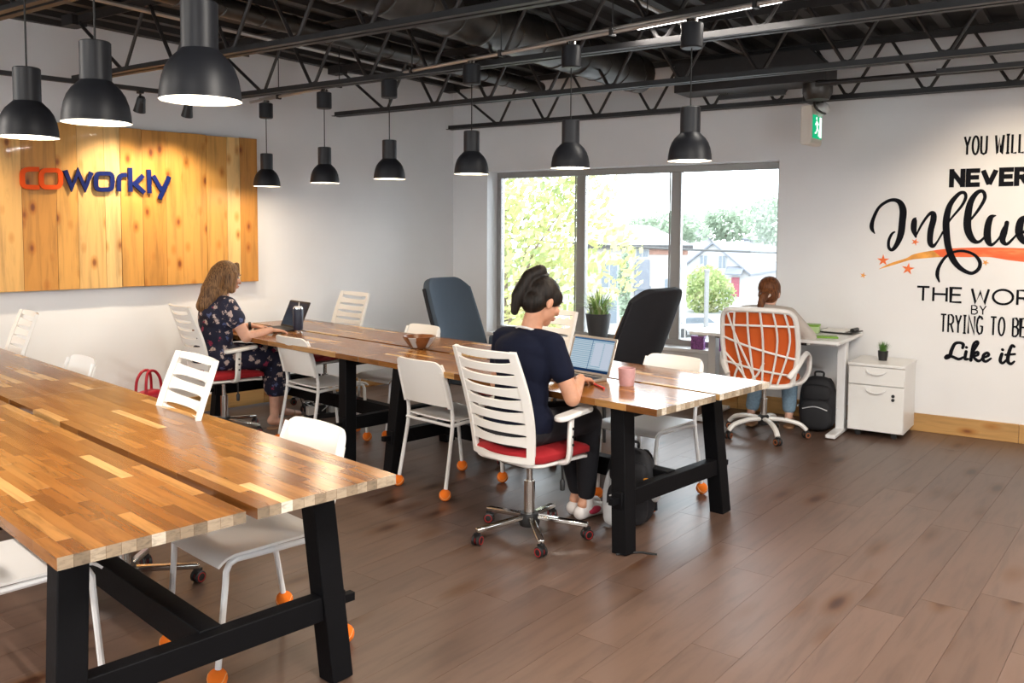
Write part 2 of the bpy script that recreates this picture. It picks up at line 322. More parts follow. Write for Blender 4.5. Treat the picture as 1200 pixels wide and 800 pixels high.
def dup(o, loc=None, rz=None, label=None, parent=None):
    c = o.copy(); COL.objects.link(c)
    if loc is not None: c.location = loc
    if rz is not None: c.rotation_euler = (0, 0, rz)
    if label: c['label'] = label
    if parent is not None: c.parent = parent
    for k in list(o.children): dup(k, parent=c)
    return c
def struct(o): o['kind'] = 'structure'; return o
def cr(pts, n=6, closed=False):
    """Catmull-Rom resample of points of any dimension"""
    P = [tuple(p) for p in pts]; k = len(P); out = []
    for i in range(k if closed else k - 1):
        g = lambda j: P[j % k] if closed else P[max(0, min(k - 1, j))]
        a, b, c, d = g(i - 1), g(i), g(i + 1), g(i + 2)
        for q in range(n):
            t = q / n; out.append(tuple(.5 * (2 * b[x] + (c[x] - a[x]) * t + (2 * a[x] - 5 * b[x] + 4 * c[x] - d[x]) * t * t + (3 * b[x] - a[x] - 3 * c[x] + d[x]) * t ** 3) for x in range(len(b))))
    if not closed: out.append(P[-1])
    return out
def rrect(w, h, r, n=5, cx=0, cy=0):
    out = []
    for sx, sy, a0 in ((1, -1, -90), (1, 1, 0), (-1, 1, 90), (-1, -1, 180)):
        for k in range(n + 1):
            a = R(a0 + 90 * k / n); out.append((cx + sx * (w / 2 - r) + r * math.cos(a), cy + sy * (h / 2 - r) + r * math.sin(a)))
    return out

# ------------------------------------------------------------------ room shell
AA = R(10); dA = Vector((math.cos(AA), math.sin(AA), 0)); nA = Vector((-math.sin(AA), math.cos(AA), 0)); KC = Vector((-7.03, 6.313, 0))
XL, XR, YF, ZD = -7.03, 2.6, -3.2, 3.10
def WA(a, z, t=0): return KC + dA * a + Vector((0, 0, z)) - nA * t          # t: distance into the room
def WL(y, z, t=0): return Vector((XL + t, y, z))
def wbox(b, a0, a1, z0, z1, t0, t1, m=0):
    P = [WA(a, z, t) for a in (a0, a1) for t in (t0, t1) for z in (z0, z1)]
    b.add(P, [(0, 1, 3, 2), (4, 6, 7, 5), (0, 4, 5, 1), (2, 3, 7, 6), (0, 2, 6, 4), (1, 5, 7, 3)], m, False)
AEND = (XR - KC.x) / dA.x
W0, W1, WZ0, WZ1 = .45, 3.51, .49, 2.17
b = MB()
wbox(b, -.25, W0, 0, ZD + .1, -.3, 0); wbox(b, W1, AEND + .3, 0, ZD + .1, -.3, 0); wbox(b, W0, W1, 0, WZ0, -.3, 0); wbox(b, W0, W1, WZ1, ZD + .1, -.3, 0)
struct(b.obj('wall_back', 'wall'))
b = MB(); b.span((XL - .25, YF - .25, 0), (XL, KC.y + .1, ZD + .1)); struct(b.obj('wall_left', 'wall'))
def holed_wall(name, fixed, lo, hi, holes, axis):
    b = MB(); z0, z1 = .9, 2.3
    def sp(a, c, za, zb):
        if axis == 'x': b.span((a, fixed - .25, za), (c, fixed, zb))
        else: b.span((fixed, a, za), (fixed + .25, c, zb))
    x = lo
    for h0, h1 in holes:
        sp(x, h0, 0, ZD + .1); sp(h0, h1, 0, z0); sp(h0, h1, z1, ZD + .1); x = h1
    sp(x, hi, 0, ZD + .1)
    struct(b.obj(name, 'wall'))
FH = [(-5.6, -3.4), (-.6, 1.6)]; RH = [(1.2, 3.2)]  # unseen openings behind and beside the camera, added to let daylight in
holed_wall('wall_front', YF, XL - .25, XR + .25, FH, 'x')
holed_wall('wall_right', XR, YF, 8.2, RH, 'y')
def window(name, org, d, n, w, z0, z1, cols):
    """frame of separate members with one glass pane per bay; n points outwards"""
    e = struct(empty(name)); d = Vector(d); n = Vector(n); org = Vector(org); F = .045
    fn = lambda a, z, t: org + d * a + n * t + Vector((0, 0, z))
    def member(nm, a0, a1, za, zb, t0=-.04, t1=.04, m='frame'):
        b = MB(); b.add([fn(a, z, t) for a in (a0, a1) for t in (t0, t1) for z in (za, zb)], [(0, 1, 3, 2), (4, 6, 7, 5), (0, 4, 5, 1), (2, 3, 7, 6), (0, 2, 6, 4), (1, 5, 7, 3)], 0, False)
        return b.obj(nm, m, e, bevel=.004 if m == 'frame' else 0)
    member('window_head', 0, w, z1 - .06, z1); member('window_sill_rail', 0, w, z0, z0 + .055)
    xs = [w * k / cols for k in range(cols + 1)]
    for k, x in enumerate(xs):
        member('mullion', 0 if k == 0 else x - F if k < cols else w - F, F if k == 0 else x + F if k < cols else w, z0 + .055, z1 - .06)
    for k in range(cols):
        a0 = xs[k] + F; a1 = xs[k + 1] - F
        member('pane', a0, a1, z0 + .055, z1 - .06, -.004, .004, 'glass')
        for q in (0, 1):   # slim sash bead round each pane
            aa = a0 if q == 0 else a1 - .014; member('sash_bead', aa, aa + .014, z0 + .055, z1 - .06, -.052, -.038)
    return e
window('window_1', WA(W0, 0, -.22), dA, nA, W1 - W0, WZ0, WZ1, 3)
for i, (h0, h1) in enumerate(FH): window('window_%d' % (i + 2), (h0, YF - .14, 0), (1, 0, 0), (0, -1, 0), h1 - h0, .9, 2.3, 2)  # added windows behind the camera, there to supply daylight
for i, (h0, h1) in enumerate(RH): window('window_%d' % (i + 5), (XR + .14, h0, 0), (0, 1, 0), (1, 0, 0), h1 - h0, .9, 2.3, 2)  # added side window, out of view, for more daylight
b = MB(); wbox(b, W0 - .0, W1, WZ0 - .03, WZ0 + .002, -.19, .025); struct(b.obj('trim_1', 'trimwhite', bevel=.004))
# baseboards: pine boards
for nm, pieces in (('baseboard_back', [(3.2, 5.35), (5.352, 7.6), (7.602, AEND)]), ('baseboard_back_window', [(0, 1.6), (1.602, 3.198)])):
    for k, (a0, a1) in enumerate(pieces):
        b = MB(); L = a1 - a0; b.span((0, 0, 0), (L, .02, .14)); o = struct(b.obj(nm, 'pinebase', bevel=.003)); o.location = WA(a0, 0, .02); o.rotation_euler = (0, 0, AA)
for y0, y1 in ((KC.y - 2.3, KC.y - .02), (KC.y - 4.7, KC.y - 2.302), (YF, KC.y - 4.702)):
    b = MB(); b.span((0, 0, 0), (y1 - y0, .02, .14)); o = struct(b.obj('baseboard_left', 'pinebase', bevel=.003)); o.location = (XL + .02, y0, 0); o.rotation_euler = (0, 0, PI / 2)
# ---- floor: base slab plus laminate planks laid towards the window wall
b = MB(); b.span((XL - .2, YF - .2, -.12), (XR + .2, 8.3, -.012)); floor = struct(b.obj('floor', 'floor'))
FA = R(6); fu = Vector((math.cos(FA), math.sin(FA), 0)); fv = Vector((-math.sin(FA), math.cos(FA), 0))
def row_range(u):
    """where the line p = fu*u + fv*v lies inside the room"""
    lo, hi = -20, 20
    for p, n in ((Vector((XL, 0, 0)), Vector((1, 0, 0))), (Vector((XR, 0, 0)), Vector((-1, 0, 0))), (Vector((0, YF, 0)), Vector((0, 1, 0))), (KC, -nA)):
        a = (fu * u - p).dot(n); c = fv.dot(n)
        if abs(c) < 1e-6: continue
        t = -a / c
        if c > 0: lo = max(lo, t)
        else: hi = min(hi, t)
    return lo, hi
PW = .192; cache = {}; rows = []
u = -7.4
while u < 3.0:
    lo, hi = row_range(u + PW / 2); lo2, hi2 = row_range(u); lo3, hi3 = row_range(u + PW); lo = max(lo, lo2, lo3); hi = min(hi, hi2, hi3)
    if hi - lo > .3:
        v = lo + .01; first = random.choice((.35, .6, .85, 1.1))
        while v < hi - .02:
            L = min(first if first else 1.29, hi - v); first = None
            if hi - v - L < .12: L = hi - v
            c = fu * (u + PW / 2) + fv * (v + L / 2); rows.append((c, L)); v += L
    u += PW
near = []
for c, L in rows:
    q = c - EYE; dz = q.dot(fw)
    if dz > 1.2 and abs(q.dot(rt) / dz) < .72: near.append((dz, c, L))
near.sort(key=lambda t: t[0]); show = near[:300]; keep = {id(t[1]) for t in show}
rest = MB()
for c, L in rows:
    if id(c) in keep: continue
    rest.box(c - Vector((0, 0, .006)), (PW - .0012, L - .0012, .012), Matrix.Rotation(FA, 3, 'Z'))
ro = rest.obj('plank', 'floor', floor); ro['kind'] = 'stuff'
for dz, c, L in show:
    k = round(L, 3)
    if k not in cache:
        b = MB(); b.box((0, 0, -.006), (PW - .0012, k - .0012, .012)); cache[k] = b.mesh('plank'); cache[k].materials.append(MT['floor'])
    o = bpy.data.objects.new('plank', cache[k]); COL.objects.link(o); o.parent = floor; o.location = c; o.rotation_euler = (0, 0, FA + (PI if random.random() < .5 else 0))
# ---- ceiling deck with ribs, joists, ducts
b = MB(); b.span((XL - .2, YF - .2, ZD), (XR + .2, 8.3, ZD + .12)); ceil = struct(b.obj('ceiling', 'deck'))
rb = MB(); rb.box((0, 0, 0), (.07, 1, .045)); rmesh = rb.mesh('deck_rib'); rmesh.materials.append(MT['rib'])
for k in range(46):
    a = -1.2 + k * .25; p = KC + dA * a
    # rib runs from the back wall inwards
    tmax = min(((p.x - (XL + .01)) / -nA.x if False else 9), (p.y - YF) / nA.y)
    t0 = .0
    if p.x < XL + .05: t0 = (XL + .05 - p.x) / (-(-nA.x)) if nA.x else 0
    t0 = max(0, t0) + .01; L = tmax - t0 - .05
    if L < .5 or p.x - nA.x * t0 > XR - .05: continue
    e = p - nA * (t0 + L); 
    if e.x > XR - .05: L = (XR - .05 - (p - nA * t0).x) / (-nA.x)
    if L < .3: continue
    o = bpy.data.objects.new('deck_rib', rmesh); COL.objects.link(o); o.parent = ceil; c = p - nA * (t0 + L / 2); o.location = (c.x, c.y, ZD - .0225); o.rotation_euler = (0, 0, AA); o.scale = (1, L, 1)
JD = [(.25, 'nearest the window wall', .06), (1.63, 'second out from the window wall', -.18), (2.87, 'third out from the window wall, under the pendant conduit', -.25), (4.0, 'fourth out from the window wall, over the gap between tables', -.3), (5.25, 'fifth out from the window wall, over the near table', -.3), (6.5, 'sixth out from the window wall, behind the camera', -.3), (7.75, 'seventh out from the window wall, behind the camera', -.3)]
for D, words, a0 in JD:
    p0 = WA(0, 0, D); a0 = max(a0, (XL + .1 - p0.x) / dA.x + .08); a1 = (XR - .1 - p0.x) / dA.x
    e = empty('ceiling_joist', (p0.x, p0.y, 0), AA, 'black open-web steel joist ' + words, 'joist', 'open-web ceiling joists'); 
    for nm, z, hh, lo in (('bottom_chord', 2.62, .042, a0), ('top_chord', 3.03, .05, a0 - .05)):
        b = MB()
        for s in (-1, 1):
            b.span((lo, s * .012 - .002, z - hh / 2), (a1, s * .012 + .002 + s * .003, z + hh / 2)); b.span((lo, min(s * .012, s * .05), z - hh / 2 if nm[0] == 'b' else z + hh / 2 - .005), (a1, max(s * .012, s * .05), z - hh / 2 + .005 if nm[0] == 'b' else z + hh / 2))
        b.obj(nm, 'steel', e)
    pts = [(a0 + .05, 0, 3.03)]; x = a0 + .62; top = False
    pts.append((x - .03, 0, 2.635)); pts.append((x + .03, 0, 2.635))
    while x + .29 < a1:
        x += .28; top = not top; z = 3.02 if top else 2.635; pts += [(x - .03, 0, z - (.012 if top else -.012)), (x, 0, z), (x + .03, 0, z - (.012 if top else -.012))]
    b = MB(); b.tube(pts, .0125, 6); b.obj('web', 'steel', e)
    b = MB(); b.box((a0 + .03, 0, 3.02), (.14, .11, .075)); b.obj('bearing_seat', 'steel', e)
def run(name, pts, r, m, label, cat, n=10, group=None):
    b = MB(); b.tube(pts, r, n); return tag(b.obj(name, m), label, cat, group)
def AT(a, t, z): p = WA(a, z, t); return (p.x, p.y, p.z)
# spiral duct runs toward the window wall, second slimmer duct beside it
def spiral(name, a, t0, t1, z, r, label):
    e = empty(name, AT(a, t1, z), AA, label, 'duct', 'ceiling ducts'); L = t1 - t0
    b = MB(); b.tube([(0, 0, 0), (0, L, 0)], r, 24); b.obj('duct_body', 'duct', e)
    for k in range(int(L / .3)):
        b = MB(); c = [(r * 1.012 * math.cos(q * PI / 12), .15 + k * .3 + .05 * q / 24, r * 1.012 * math.sin(q * PI / 12)) for q in range(24)]
        b.tube(c, .006, 5, closed=True); b.obj('seam_ring', 'duct', e)
spiral('round_duct', 2.55, .75, 6.2, 2.86, .15, 'fat round metal duct running toward the window wall')
spiral('round_duct', 1.35, .4, 6.6, 2.9, .06, 'slim round metal pipe running toward the corner by the window')
for a, t0, t1, z, w in ((.6, .3, 7, 2.98, 'conduit nearest the wood panel wall'), (2.05, .3, 7.5, 2.97, 'conduit between the two round ducts'), (3.4, .3, 7.5, 2.96, 'conduit right of the fat round duct')):
    run('ceiling_conduit', [AT(a, t0, z), AT(a + .05, (t0 + t1) / 2, z - .02), AT(a, t1, z)], .016, 'conduit', 'thin grey ceiling ' + w, 'conduit', 8, 'grey ceiling conduits')
# black sheet-metal trunk with a chamfered end over the exit sign
e = empty('sheet_metal_trunk', AT(3.3, .62, 2.68), AA, 'black boxy sheet-metal duct above the exit sign', 'duct')
b = MB(); b.prism([(-.42, 0), (.78, 0), (.78, .12), (.66, .24), (-.42, .24)], -.16, .16, lambda x, y, t: (x, t, y)); b.obj('trunk_body', 'steel', e, bevel=.004)
b = MB(); b.lathe([(.11, 0), (.11, -.07), (.085, -.12), (.0, -.12)], 20, (.68, 0, 0)); b.obj('outlet_collar', 'duct', e)
run('black_sprinkler_pipe', [AT(4.0, .75, 2.66), AT(9.0, .75, 2.66)], .02, 'steel', 'black pipe crossing high along the lettered wall', 'pipe')
e = empty('mounting_arm', AT(3.55, .85, 2.6), AA, 'short black mounting arm with silver tip left of the exit sign', 'bracket')
b = MB(); b.box((0, 0, 0), (.52, .035, .035)); b.obj('arm_bar', 'steel', e, bevel=.003); b = MB(); b.box((-.22, -.02, .022), (.09, .02, .012)); b.obj('silver_tip', 'chrome', e)
# exit sign with emergency lamp
e = empty('exit_sign', AT(3.88, .4, 2.26), R(96), 'off-white exit sign box with green running man panel high on wall', 'sign')
b = MB(); b.prism(rrect(.085, .30, .02), -.12, .12, lambda x, y, t: (t, x, y + .13)); b.obj('housing', 'offwhite', e, bevel=.004)
b = MB(); b.span((-.095, -.047, .03), (.1, -.0425, .21)); f = b.obj('green_panel', 'greensign', e)
b = MB(); fr = lambda x, y, t: (x, -.0475 - t, y); b.ball((-.02, -.048, .185), (.014, .002, .014), 10, 6)
for p0, p1, w in (((-.02, .165), (-.005, .115), .026), ((-.015, .16), (.025, .14), .012), ((-.015, .16), (-.05, .135), .012), ((-.005, .115), (.03, .085), .014), ((.03, .085), (.025, .05), .014), ((-.005, .115), (-.025, .075), .014), ((-.025, .075), (-.055, .07), .014)):
    b.bar((p0[0], -.0485, p0[1]), (p1[0], -.0485, p1[1]), .003, w, upv=(0, 1, 0)) if False else b.bar((p0[0], -.0485, p0[1]), (p1[0], -.0485, p1[1]), w, .003, upv=(0, -1, 0))
b.span((.045, -.05, .04), (.09, -.047, .2)); b.obj('running_man', 'whitesign', e)
b = MB(); b.span((-.08, -.05, .31), (.08, .05, .40)); b.obj('lamp_bracket', 'bplastic', e, bevel=.01)
b = MB(); b.lathe([(.0, -.03), (.05, -.03), (.055, .0), (.045, .05), (.02, .07)], 18, (.02, -.06, .255), rot=Matrix.Rotation(R(75), 3, 'X')); b.obj('emergency_lamp', 'lens', e)
b = MB(); b.lathe([(.0, -.02), (.04, -.02), (.045, .0), (.03, .05)], 18, (.14, .0, .27), rot=Matrix.Rotation(R(60), 3, 'Y')); b.obj('emergency_lamp', 'lens', e)
b = MB(); b.tube(cr([(-.11, -.05, .33), (-.125, -.07, .26), (-.07, -.1, .222), (.02, -.1, .225), (.08, -.07, .26), (.09, -.05, .33)], 5), .009, 8); b.obj('black_strap', 'bplastic', e)
b = MB(); b.span((-.01, -.01, .40), (.01, .01, .44)); b.obj('hanger', 'steel', e)

# ------------------------------------------------------------------ lamps
def make_pendant():
    e = empty('pendant_lamp', (0, 0, 0), 0, 'x', 'lamp', 'charcoal pendant lamps over the tables')
    prof = [(.0, .27), (.046, .27), (.05, .266), (.05, .140), (.053, .137), (.062, .128), (.078, .112), (.092, .090), (.102, .062), (.108, .03), (.110, .004), (.111, .0)]
    b = MB(); b.lathe(prof, 36, cap=False); b.obj('shade', 'shade', e)
    b = MB(); b.lathe([(.1105, .0), (.106, .004), (.104, .03), (.098, .060), (.088, .087), (.074, .107), (.058, .122), (.045, .132), (0, .134)], 36, cap=False); b.obj('inner_liner', 'liner', e)
    b = MB(); b.lathe([(0, .016), (.1, .014), (.1045, .010)], 32, cap=False); b.obj('diffuser', 'glow', e)
    b = MB(); b.tube([(0, 0, .27), (0, 0, .57)], .0035, 6); b.obj('cord', 'cord', e)
    b = MB(); b.lathe([(0, .56), (.05, .56), (.056, .566), (.056, .68), (.048, .684), (0, .684)], 24); b.obj('canopy', 'shade', e)
    b = MB(); b.lathe([(.03, .684), (.03, .705), (.0, .705)], 20); b.obj('canopy_cap', 'chrome', e)
    return e
def lamp_light(loc):
    l = bpy.data.lights.new('pendant_light', 'AREA'); l.shape = 'DISK'; l.size = .2; l.energy = PENDANT_W; l.color = (1, .80, .56)
    o = bpy.data.objects.new('pendant_light', l); COL.objects.link(o); o.location = (loc[0], loc[1], loc[2] + .005)
ZR = 1.915
pend = make_pendant(); first = True
ords = ['leftmost and farthest', 'second from the left', 'third from the left', 'fourth from the left', 'fifth from the left', 'rightmost and largest-looking']
spots_ = [(x, 3.80, 'charcoal dome pendant lamp over the window-side table row, ' + w) for x, w in zip((-6.55, -5.70, -4.90, -4.06, -3.24, -2.45), ords)]
spots_ += [(x, 1.15, 'charcoal dome pendant lamp over the near tables, ' + w) for x, w in zip((-3.78, -3.08, -2.33), ('leftmost, cut by the picture edge', 'second from the left, above the wood panel', 'closest and biggest of all'))]
for x, y, lab in spots_:
    if first: o = pend; o.location = (x, y, ZR); o['label'] = lab; first = False
    else: o = dup(pend, (x, y, ZR), 0, lab)
    lamp_light((x, y, ZR))
for y, w, x0 in ((3.80, 'window-side', -6.8), (1.15, 'near', -6.8)):
    e = empty('lamp_conduit', (0, y, 2.632), 0, 'grey steel conduit carrying the pendants of the %s table row' % w, 'conduit', 'pendant conduits')
    b = MB(); b.tube([(x0, 0, 0), (1.5, 0, 0)], .012, 8); b.obj('tube', 'conduit', e)
    b = MB(); b.tube(cr([(x0 + .1, .03, .02), (-5.4, .035, .03), (-4.4, .03, .005), (-3, .035, .03), (-1.8, .03, .01), (1.4, .03, .02)], 6), .008, 6); b.obj('cable', 'conduit', e)
    for k in range(9):
        xx = x0 + .45 + k * .85
        b = MB(); b.tube([(xx, .0, .0), (xx, .0, .38)], .004, 5); b.box((xx, 0, 0), (.02, .04, .04)); b.obj('hanger_clip', 'steel', e)
# linear LED fixtures: first hangs in view, the rest added to brighten the room
for i, (x0, x1, y, lab) in enumerate(((-3.0, -2.1, 4.06, 'linear LED batten hung beside the window-side pendants'), (-.6, .6, 4.06, 'added linear LED batten right of the picture over the floor'), (-.9, .3, 1.6, 'added linear LED batten above the camera'), (-3.0, -1.8, -.9, 'added linear LED batten left behind the camera'), (-.6, .6, -1.4, 'added linear LED batten right behind the camera'), (-5.6, -4.4, -.9, 'added linear LED batten far left behind the camera'))):
    z = 2.70; e = empty('linear_light', ((x0 + x1) / 2, y, z), 0, lab, 'lamp', 'linear LED ceiling lights'); L = x1 - x0
    b = MB(); b.box((0, 0, .025), (L, .06, .045)); b.obj('housing', 'steel', e, bevel=.004)
    b = MB(); b.box((0, 0, .0), (L - .03, .045, .01)); b.obj('diffuser', 'led', e)
    for s in (-1, 1): b = MB(); b.tube([(s * L * .4, 0, .045), (s * L * .4, 0, .40)], .003, 5); b.obj('hanger_wire', 'steel', e)
    l = bpy.data.lights.new('led_light', 'AREA'); l.shape = 'RECTANGLE'; l.size = L; l.size_y = .05; l.energy = LED_W * (L / 1.2) * (.12 if i == 0 else 1); l.color = (1, .92, .83)
    lo = bpy.data.objects.new('led_light', l); COL.objects.link(lo); lo.location = ((x0 + x1) / 2, y, z - .012)
# track with spotlights washing the wood panel, and one washing the lettered wall
def track(name, p0, p1, spots, label, lab2, wash):
    p0 = Vector(p0); p1 = Vector(p1); b = MB(); b.bar(p0, p1, .035, .03); tag(b.obj(name, 'steel'), label, 'light track')
    for k, (p, aim, words) in enumerate(spots):
        p = Vector(p); d = (Vector(aim) - p).normalized(); e = empty('spotlight', p, 0, words, 'lamp', lab2)
        q = d.to_track_quat('Z', 'Y').to_matrix()
        b = MB(); b.lathe([(0, -.055), (.022, -.055), (.03, -.04), (.034, .0), (.042, .05), (.044, .06), (.038, .06), (.03, .02), (0, .02)], 20, (0, 0, -.09), rot=q); b.obj('lamp_head', 'bplastic', e)
        b = MB(); b.tube([(0, 0, 0), (0, 0, -.05)], .008, 8); b.box((0, 0, -.006), (.05, .035, .02)); b.obj('stem', 'bplastic', e)
        b = MB(); b.tube([(-.04, 0, -.09), (-.04, 0, -.045), (.04, 0, -.045), (.04, 0, -.09)], .005, 6); b.obj('yoke', 'bplastic', e)
        b = MB(); b.ball(Vector((0, 0, -.09)) + d * .03, .02, 10, 6); b.obj('bulb', 'bulb', e)
        l = bpy.data.lights.new('spot_light', 'SPOT'); l.energy = wash; l.spot_size = R(95); l.spot_blend = .8; l.color = (1, .82, .60); l.shadow_soft_size = .035
        lo = bpy.data.objects.new('spot_light', l); COL.objects.link(lo); lo.location = p + Vector((0, 0, -.09)) + d * .08; lo.rotation_euler = d.to_track_quat('-Z', 'Y').to_euler()
track('light_track', (-6.45, 1.0, 2.575), (-6.45, 3.5, 2.575), [((-6.45, 2.72, 2.56), (-7.0, 2.75, 1.5), 'small black track spotlight left of two above the wood panel'), ((-6.45, 3.08, 2.56), (-7.0, 3.15, 1.5), 'small black track spotlight right of two above the wood panel'), ((-6.45, 1.5, 2.56), (-7.0, 1.5, 1.5), 'small black track spotlight over the panel left of the picture')], 'black lighting track along the wood panel wall', 'track spotlights by the wood panel', SPOT_W)
q0 = AT(4.9, 1.3, 2.58); q1 = AT(7.6, 1.3, 2.58)
track('light_track', q0, q1, [(AT(5.5, 1.3, 2.565), AT(5.35, 0, 1.5), 'black track spotlight aimed at the wall quote, near its start'), (AT(6.7, 1.3, 2.565), AT(6.6, 0, 1.5), 'black track spotlight aimed at the wall quote, near its end')], 'black lighting track facing the lettered wall', 'track spotlights by the lettered wall', SPOT_W)

# ------------------------------------------------------------------ outdoors
GZ = -5.8
b = MB(); b.span((-160, 12, GZ - .3), (60, 190, GZ)); struct(b.obj('ground', 'ground'))
def leaves(name, mt, c, rad, n, size, parent, seed, hollow=.35):
    rr_ = random.Random(seed); vs_ = []; fs = []
    for i in range(n):
        while True:
            p = Vector((rr_.uniform(-1, 1), rr_.uniform(-1, 1), rr_.uniform(-1, 1)))
            if hollow < p.length < 1: break
        k = 1 + .16 * math.sin(5 * p.x + seed) * math.cos(4 * p.z + 2 * p.y)
        p = Vector((p.x * rad[0] * k, p.y * rad[1] * k, p.z * rad[2] * k)) + Vector(c)
        a = Vector((rr_.gauss(0, 1), rr_.gauss(0, 1), rr_.gauss(0, 1))).normalized(); q = a.orthogonal().normalized(); w = a.cross(q); s = size * rr_.uniform(.6, 1.3); o = len(vs_)
        vs_ += [p + q * s, p + w * s * .6, p - q * s, p - w * s * .6]; fs.append((o, o + 1, o + 2, o + 3))
    b = MB(); b.add(vs_, fs, 0, False); o = b.obj(name, mt, parent); o['kind'] = 'stuff'; return o
def tree(name, label, loc, ch, rad, n, size, mt, seed, trunk=.12, cat='tree', extra=()):
    e = empty(name, loc, 0, label, cat)
    b = MB(); rr_ = random.Random(seed); b.tube(cr([(0, 0, 0), (.1, .05, ch * .4), (-.05, .1, ch * .8), (0, 0, ch + rad[2] * .4)], 4), [trunk * (1 - .06 * k) for k in range(13)], 8)
    for k in range(6):
        a = k * 1.05 + rr_.random(); b.tube([(0, 0, ch * .7 + k * .2), (math.cos(a) * rad[0] * .4, math.sin(a) * rad[1] * .4, ch + rad[2] * .1), (math.cos(a) * rad[0] * .75, math.sin(a) * rad[1] * .75, ch + rad[2] * .35)], [trunk * .5, trunk * .3, trunk * .12], 6)
    b.obj('trunk', 'bark', e); leaves('foliage', mt, (0, 0, ch), rad, n, size, e, seed)
    for c, rd, k in extra: leaves('foliage', mt, c, rd, k, size, e, seed + k)
    return e
tree('leafy_tree', 'big yellow-green tree outside the left window pane', (-16.9, 17.1, GZ), 6.4, (2.2, 2.2, 3.9), 5600, .12, 'treeyellow', 3, extra=(((2.0, 2.0, 6.5), (1.0, 1.0, 1.3), 330), ((1.6, 1.5, 8.4), (1.0, 1.0, 1.2), 300)))
tree('round_shrub', 'round green and yellow shrub before the white gabled house', (-42.8, 69.7, GZ), 1.9, (2.5, 2.5, 2.3), 2600, .2, 'shrubgreen', 5, cat='shrub')
tree('distant_tree', 'hazy green tree on the skyline above the gabled roofs', (-74, 126, GZ), 8.6, (4.2, 4.2, 3.0), 1500, .4, 'treegreen', 8)
tree('distant_tree', 'hazy green tree on the skyline at the right window edge', (-57.5, 111.5, GZ), 9.0, (4.6, 4.6, 3.8), 1800, .4, 'treegreen', 9)
tree('distant_tree', 'hazy green tree behind the flat-roofed building', (-64, 94, GZ), 7.6, (5.5, 5.5, 2.2), 1500, .4, 'treegreen', 10)
tree('columnar_hedge', 'slim columnar green hedge on the pale building front', (-30.2, 40.3, GZ), 4.0, (.38, .38, 2.4), 1500, .1, 'treegreen', 11, cat='shrub')
rd = Vector((.717, .698, 0)).normalized(); bd = Vector((-.698, .717, 0))
def bld(org, d, n): return lambda x, y, z: Vector(org) + d * x + n * y + Vector((0, 0, z))
def fbox(b, fn, x0, x1, y0, y1, z0, z1, m=0):
    b.add([fn(x, y, z) for x in (x0, x1) for y in (y0, y1) for z in (z0, z1)], [(0, 1, 3, 2), (4, 6, 7, 5), (0, 4, 5, 1), (2, 3, 7, 6), (0, 2, 6, 4), (1, 5, 7, 3)], m, False)
def house_window(e, fn, x0, x1, z0, z1, y=-.06):
    b = MB(); fbox(b, fn, x0 - .08, x1 + .08, y, y + .05, z0 - .08, z1 + .08); w = b.obj('window', 'siding', e)
    b = MB(); fbox(b, fn, x0, x1, y - .03, y + .01, z0, z1); b.obj('pane', 'hpane', w)
    b = MB(); fbox(b, fn, (x0 + x1) / 2 - .03, (x0 + x1) / 2 + .03, y - .05, y, z0, z1); b.obj('glazing_bar', 'siding', w)
# flat-roofed building
e = empty('flat_roof_building', (0, 0, 0), 0, 'pale flat-roofed building with brick band and dark eave', 'building'); fn = bld((-40.6, 44.4, 0), rd, bd)
b = MB(); fbox(b, fn, 0, 10.2, 0, 8, GZ, .35); b.obj('walls', 'cream', e)
b = MB(); fbox(b, fn, 7.6, 10.25, -.08, 0, -.05, .35); b.obj('brick_band', 'brick', e)
b = MB(); fbox(b, fn, 3.2, 10.5, -.5, 8.3, .35, .62); b.obj('eave', 'steel', e)
b = MB(); b.add([fn(3.0, -.5, .62), fn(10.6, -.5, .62), fn(10.6, 8.4, .62), fn(3.0, 8.4, .62), fn(5.0, 4, 2.0), fn(8.2, 4, 2.0)], [(0, 1, 5, 4), (1, 2, 5), (2, 3, 4, 5), (3, 0, 4)], 0, False); b.obj('roof', 'rooflight', e)
b = MB(); fbox(b, fn, 6.6, 7.6, -.35, 0, -3.6, -.4); fbox(b, fn, 6.5, 7.7, -.45, 0, -2.45, -2.25); b.obj('grey_bay', 'roofgrey', e)
for x0, x1, z0, z1 in ((8.7, 9.15, -3.0, -1.7), (1.0, 1.7, -2.6, -1.3), (2.6, 3.3, -2.6, -1.3), (4.3, 5.4, -2.3, -.7), (4.3, 5.4, -4.8, -3.2), (6.7, 7.5, -.2, .25)): house_window(e, fn, x0, x1, z0, z1)
